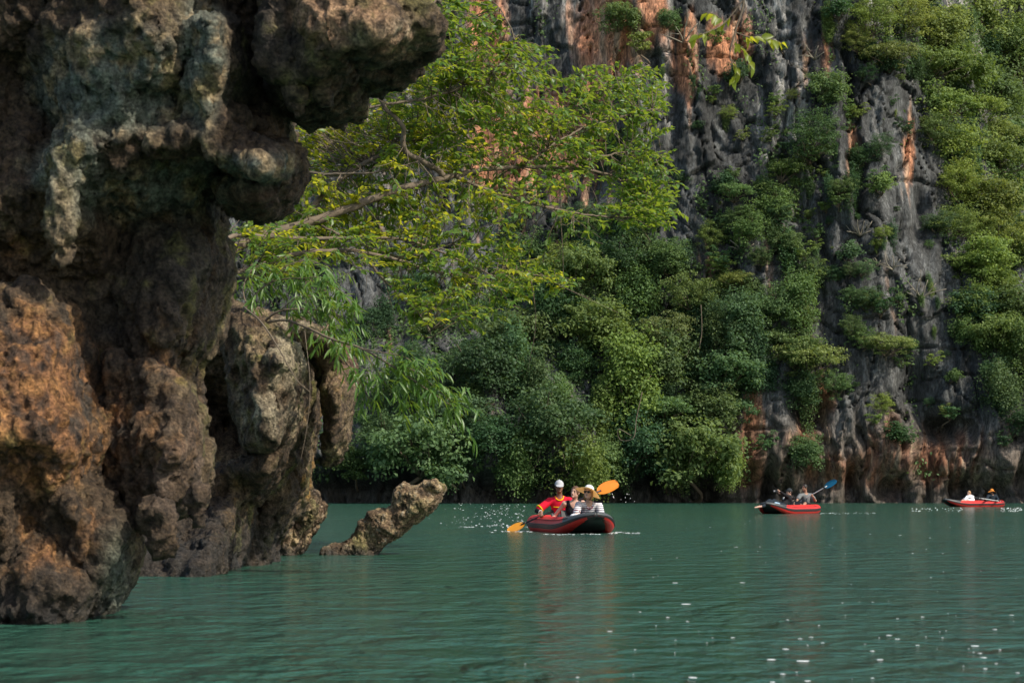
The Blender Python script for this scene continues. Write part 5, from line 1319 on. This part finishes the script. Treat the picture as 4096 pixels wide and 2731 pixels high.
# ---- woman in striped jersey, straw hat and sunglasses
J = pts(dict(pelvis=(2362, 2100, 38.05), chest=(2358, 2040, 37.85), neck=(2356, 2013, 37.72), head=(2354, 1970, 37.60),
             sR=(2315, 2018, 37.66), eR=(2303, 2060, 37.45), wR=(2322, 2072, 37.20), gR=(2330, 2088, 37.10),
             sL=(2397, 2023, 37.74), eL=(2408, 2072, 37.60), wL=(2385, 2094, 37.35), gL=(2376, 2102, 37.28)))
o, fr = person('person in a striped jersey, dark sunglasses and a wide straw sun hat', J, (-.36, -.92, .10), h1, SKIN_FAIR, STRIPED, female=True, headup=(.08, 0, 1), hair=HAIR_BLOND, longhair=True, sleeve=.72, leg=(.34, .16, .14, .26)); fr['obj'] = o
sun_hat(fr, STRAW, .25, WHITE_CLOTH, tilt=(.20, -.26))
H, hl, fd, hu = fr['H'], fr['hl'], fr['fd'], fr['hu']
fr['small']('sunglasses', [(H + hl * .034 + fd * .096 + hu * .010, (.031, .011, .024)), (H - hl * .034 + fd * .096 + hu * .010, (.031, .011, .024)), (H + fd * .100 + hu * .018, (.05, .008, .006)),
                           (H + hl * .070 + fd * .06 + hu * .014, (.008, .045, .006)), (H - hl * .070 + fd * .06 + hu * .014, (.008, .045, .006))], LENS)
J_ = fr['J']
ring = [J_['neck'] + fr['u'] * (.010 - .055 * max(0, math.cos(t)) ** 1.2) + fr['f'] * (.02 + .096 * math.cos(t)) * .95 + fr['l'] * .076 * math.sin(t) for t in np.linspace(0, 2 * math.pi, 33)]
a = Acc(); a.add(*tube(ring, .008, 8)); link('collar', a.mesh('collar'), MAROON, o)
for s in 'RL':
    e = J_['s' + s] + (J_['e' + s] - J_['s' + s]) * .74; d = un(J_['e' + s] - J_['s' + s]); q1 = un(np.cross(d, (0, 1, .1))); q2 = np.cross(d, q1)
    a = Acc(); a.add(*tube([e + .071 * (q1 * math.cos(t) + q2 * math.sin(t)) for t in np.linspace(0, 2 * math.pi, 21)], .006, 6)); link('sleeve_trim', a.mesh('sleeve_trim'), MAROON, o)
bag = Field(P(2300, 2090, 37.4) - .2, P(2300, 2090, 37.4) + .25, .008)
bag.ell(P(2302, 2066, 37.35), (.09, .08, .06), .03); bag.ell(P(2290, 2072, 37.38), (.06, .07, .06), .03); bag.noise(.012, (18, 18, 18), 2, 3)
v, fc = bag.mesh(); tag(link('towel', mesh_np('towel', v, fc), WHITE_CLOTH), 'crumpled white towel lying beside the person in the striped jersey', 'towel')

# ---- kayak 2
J = pts(dict(pelvis=(3136, 2023, 68.90), chest=(3152, 1996, 69.05), neck=(3160, 1984, 69.10), head=(3157, 1967, 69.02),
             sR=(3152, 1987, 68.92), eR=(3139, 1979, 68.72), wR=(3121, 1966, 68.60), gR=(3112, 1963, 68.55), sL=(3172, 1990, 69.25), eL=(3150, 1985, 69.3), wL=(3124, 1970, 69.0), gL=(3114, 1965, 68.8),
             hR=(3134, 2025, 68.80), hL=(3138, 2025, 69.0), kR=(3096, 2003, 68.35), kL=(3078, 2003, 68.6), aR=(3050, 2024, 67.45), aL=(3042, 2024, 67.7), tR=(3020, 2029, 67.35), tL=(3028, 2027, 67.6)))
o, fr = person('person in black with a dark cap lying back and aiming a camera from the kayak', J, (-.92, -.30, .10), h2, SKIN_FAIR, BLACK_CLOTH, NAVY, female=True, h=.0105, hair=HAIR_DARK, sleeve=1.0); fr['obj'] = o
cap_hat(fr, DARKCAP, .009, -.25)
J_ = fr['J']; Fd = Field(fr['lo'], fr['hi'], .011)
for s in 'LR': Fd.cap(J_['e' + s], J_['w' + s], .053, .040, .02); Fd.cap(J_['s' + s], J_['e' + s], .060, .053, .02)
fr['child']('long_sleeve', Fd, BLACK_CLOTH)
fr['small']('shirt_print', [(J_['pelvis'] + (J_['neck'] - J_['pelvis']) * .55 - fr['f'] * .10 - fr['l'] * .09, (.035, .05, .07), [fr['l'], fr['f'], fr['u']])], ALU, .008)
cm = P(3106, 1964, 68.55)
cr = empty('camera', cm); tag(cr, 'small dark camera raised in front of the face of the person in the dark cap', 'camera')
def boxm(nm, c, s, mat, parent, bev=.006):
    Fd = Field(np.array(c) - np.array(s) - .03, np.array(c) + np.array(s) + .03, .006)
    sl, X, Y, Z = Fd.region(np.array(c) - np.array(s), np.array(c) + np.array(s), .05)
    qx, qy, qz = np.abs(X - c[0]) - s[0] + bev, np.abs(Y - c[1]) - s[1] + bev, np.abs(Z - c[2]) - s[2] + bev
    Fd.a[sl] = np.sqrt(np.maximum(qx, 0) ** 2 + np.maximum(qy, 0) ** 2 + np.maximum(qz, 0) ** 2) + np.minimum(np.maximum(qx, np.maximum(qy, qz)), 0) - bev
    v, fc = Fd.mesh(); return link(nm, mesh_np(nm, v, fc), mat, parent)
boxm('housing', (0, 0, 0), (.035, .065, .045), BLACK, cr)
a = Acc(); a.add(*tube([(-.03, 0, 0), (-.10, 0, 0), (-.105, 0, 0)], [.034, .034, .028], 16)); link('lens', a.mesh('lens'), simple('lens_grey', (.3, .28, .28), .3, .5), cr)
bag = Field(P(3104, 2012, 68.2) - .3, P(3104, 2012, 68.2) + .3, .012)
bag.ell(P(3104, 2013, 68.30), (.12, .10, .045), .03); bag.ell(P(3111, 2016, 68.4), (.08, .09, .05), .03); bag.noise(.014, (14, 14, 14), 2, 5)
v, fc = bag.mesh(); tag(link('towel', mesh_np('towel', v, fc), LTBLUE), 'light blue towel over the lap of the person lying back in the kayak', 'towel')
J = pts(dict(pelvis=(3226, 2022, 70.4), chest=(3224, 1990, 70.35), neck=(3222, 1974, 70.3), head=(3219, 1949, 70.25),
             sR=(3201, 1981, 70.15), eR=(3188, 2000, 70.0), wR=(3184, 2011, 69.95), gR=(3179, 2014, 69.95), sL=(3243, 1980, 70.4), eL=(3262, 2002, 70.2), wL=(3251, 1984, 69.95), gL=(3245, 1979, 69.9)))
o, fr = person('person with dark hair in a grey shirt holding the blue paddle', J, (-.80, -.55, 0), h2, SKIN_TAN, GREY_CLOTH, DARKPANTS, h=.0105, hair=HAIR_DARK, sleeve=.60, neck_open=.075, leg_mode='shorts'); fr['obj'] = o
# ---- kayak 3
J = pts(dict(pelvis=(3886, 2006, 97.9), chest=(3882, 1990, 97.95), neck=(3880, 1982, 97.95), head=(3876, 1971, 97.9),
             sR=(3869, 1986, 97.7), eR=(3858, 2000, 97.5), wR=(3845, 2002, 97.4), gR=(3838, 2003, 97.4), sL=(3891, 1986, 98.1), eL=(3893, 2000, 97.9), wL=(3880, 2006, 97.6), gL=(3873, 2007, 97.5)))
o, fr = person('person in a white shirt sitting in the bow of the farthest kayak', J, (-.75, -.6, .1), h3, SKIN_FAIR, WHITE_CLOTH, WHITE_CLOTH, female=True, h=.013, hair=HAIR_BLOND, longhair=False, sleeve=.85, leg_mode='shorts'); fr['obj'] = o
J = pts(dict(pelvis=(3968, 2006, 98.6), chest=(3968, 1986, 98.6), neck=(3968, 1979, 98.55), head=(3967, 1966, 98.5),
             sR=(3953, 1982, 98.45), eR=(3946, 1998, 98.2), wR=(3945, 1997, 97.6), gR=(3941, 1995, 97.35), sL=(3983, 1982, 98.65), eL=(3992, 1998, 98.5), wL=(3988, 2001, 98.0), gL=(3985, 2002, 97.6)))
o, fr = person('person in a dark long-sleeved top and orange sun hat in the farthest kayak', J, (-.35, -.93, 0), h3, SKIN_BROWN, NAVY, NAVY, h=.013, hair=HAIR_DARK, sleeve=1.0); fr['obj'] = o
sun_hat(fr, ORANGE_HAT, .18, ORANGE_HAT)
J_ = fr['J']; Fd = Field(fr['lo'], fr['hi'], .013)
for s in 'LR': Fd.cap(J_['e' + s], J_['w' + s], .053, .040, .02); Fd.cap(J_['s' + s], J_['e' + s], .062, .055, .02)
fr['child']('long_sleeve', Fd, NAVY)
print('people', time.time() - T0)

# ================================================================== FOAM, PAINTED GLINTS AND DROPS ON THE WATER
FOAM = simple('foam', (0.80, 0.82, 0.80), 0.5, 0.4, 0.1, 30)  # also whitens the domes that stand for water glints
def on_water(px, py):
    u = (px - 2048.0) / F; v = (1365.5 - py) / F
    t = -CAMH / (_s + v * _c); return np.array([u * t, t * (_c - v * _s), 0.0])
g = np.random.default_rng(77)
def domes(lst):
    """small irregular bubbles/foam heaps/glint domes: (x, y, z, rx, ry, h)"""
    acc = Acc()
    for x, y, z, rx, ry, hh in lst:
        n = 8; v = [(x, y, z + hh)]
        for k, (rr, zz) in enumerate(((.6, .75), (1, 0))):
            for j in range(n):
                a = 2 * math.pi * j / n; w = g.uniform(.75, 1.2); v.append((x + rx * rr * w * math.cos(a), y + ry * rr * w * math.sin(a), z + hh * zz))
        f = [(0, 1 + j, 1 + (j + 1) % n, 0) for j in range(n)] + [(1 + j, 1 + n + j, 1 + n + (j + 1) % n, 1 + (j + 1) % n) for j in range(n)]
        acc.add(v, f)
    return acc
lst = []
flecks = [(2745, 2415, 28), (2700, 2330, 18), (2560, 2446, 10), (2670, 2468, 14), (2750, 2484, 10), (2440, 2524, 18), (2850, 2550, 7), (2930, 2549, 14), (3145, 2595, 20), (3200, 2553, 14), (3245, 2547, 14), (3290, 2570, 12), (3150, 2478, 10), (3275, 2500, 8),
          (3085, 2637, 28), (3215, 2643, 38), (3520, 2637, 22), (3555, 2540, 20), (3590, 2555, 16), (3670, 2580, 14), (3900, 2582, 26), (3920, 2612, 14), (3935, 2629, 18), (3985, 2653, 10), (3940, 2673, 14), (3980, 2516, 14), (4046, 2459, 14), (3690, 2466, 12), (3590, 2473, 10),
          (2770, 2709, 28), (3130, 2694, 18), (3230, 2722, 20), (3090, 2727, 18), (2310, 2708, 12), (2540, 2597, 8), (3490, 2603, 16), (3460, 2575, 7), (3230, 2579, 7), (4070, 2690, 12), (3490, 2711, 12), (3770, 2549, 8), (4000, 2597, 10), (2100, 2655, 7), (2970, 2329, 16), (3370, 2410, 7), (3490, 2407, 8),
          (2945, 2187, 12), (3040, 2186, 6), (2840, 2108, 8), (3650, 2212, 8), (3770, 2212, 6), (3600, 2140, 10), (3720, 2150, 8), (3480, 2135, 8), (3330, 2110, 7)]
for px, py, w in flecks:
    p = on_water(px, py); m = p[1] / F; lst.append((p[0], p[1], .001, w * m * .7, w * m * .9, .0012))
for k in range(60):
    px, py = g.uniform(2500, 4090), 2050 + 680 * g.random() ** 1.3
    p = on_water(px, py); m = p[1] / F; w = g.uniform(1.5, 4.5); lst.append((p[0], p[1], .001, w * m, w * m * .8, .0012))
fm = link('foam_bubbles', domes(lst).mesh('foam_bubbles'), FOAM); tag(fm, 'white foam bubbles scattered on the open green water', 'foam', kind='stuff')
lst = []
for k in range(190):        # splashes behind the paddle, and white domes in place of glints
    px = 2100 - abs(g.normal()) * 170; py = 2000 + 110 * g.random(); 
    if px < 1700: continue
    p = on_water(px, py); m = p[1] / F; w = g.uniform(1.0, 4.5); lst.append((p[0], p[1], .002, w * m, w * m, w * m * g.uniform(.15, .4)))
for k in range(170):        # wake lines
    t = g.random(); px, py = [(1830 + 300 * t, 2104 + 3 * math.sin(9 * t)), (1960 + 170 * t, 2124 + g.normal() * 2.5), (2430 + 130 * t, 2131 + g.normal() * 2.0), (2150 + 280 * t, 2136 + g.normal() * 1.2)][k % 4]
    p = on_water(px, py); m = p[1] / F; w = g.uniform(1.5, 7); lst.append((p[0], p[1] - .0, .002, w * m, w * m * 1.2, w * m * g.uniform(.06, .2)))
for k in range(60):
    px, py = 3280 + 220 * g.random(), 2052 + g.normal() * 1.5
    p = on_water(px, py); m = p[1] / F; w = g.uniform(1.2, 4); lst.append((p[0], p[1], .002, w * m, w * m, w * m * .15))
for k in range(90):
    px, py = g.choice([g.uniform(3640, 3850), g.uniform(4000, 4090)]), 2030 + 16 * g.random()
    p = on_water(px, py); m = p[1] / F; w = g.uniform(1.2, 3); lst.append((p[0], p[1], .002, w * m, w * m, w * m * .7))
fm = link('wake_foam_glints', domes(lst).mesh('wake_foam_glints'), FOAM); tag(fm, 'white splashes, wake foam and painted water glints around the moving kayaks', 'foam', kind='stuff')
acc = Acc()
ico = [(0, 0, 1), (.9, 0, .4), (.28, .85, .4), (-.72, .53, .4), (-.72, -.53, .4), (.28, -.85, .4), (0, 0, -1)]
icf = [(0, 1, 2), (0, 2, 3), (0, 3, 4), (0, 4, 5), (0, 5, 1), (6, 2, 1), (6, 3, 2), (6, 4, 3), (6, 5, 4), (6, 1, 5)]
for px, py, w in [(2437, 1971, 1.6), (2449, 1976, 2.2), (2453, 1987, 2.6), (2455, 1990, 1.8), (2508, 1976, 2.2), (2516, 1977, 1.3), (2501, 1990, 1.8), (2521, 1993, 1.8), (2503, 2008, 1.8), (2538, 2005, 1.4), (2484, 1998, 1.2)]:
    p = P(px, py, 39.4); acc.add(p + np.array(ico) * w / 202 * (1, 1, 1.5), icf)
tag(link('water_drops', acc.mesh('water_drops'), FOAM), 'bright water drops flung from the raised orange blade', 'drops', kind='stuff')

print('done', time.time() - T0)
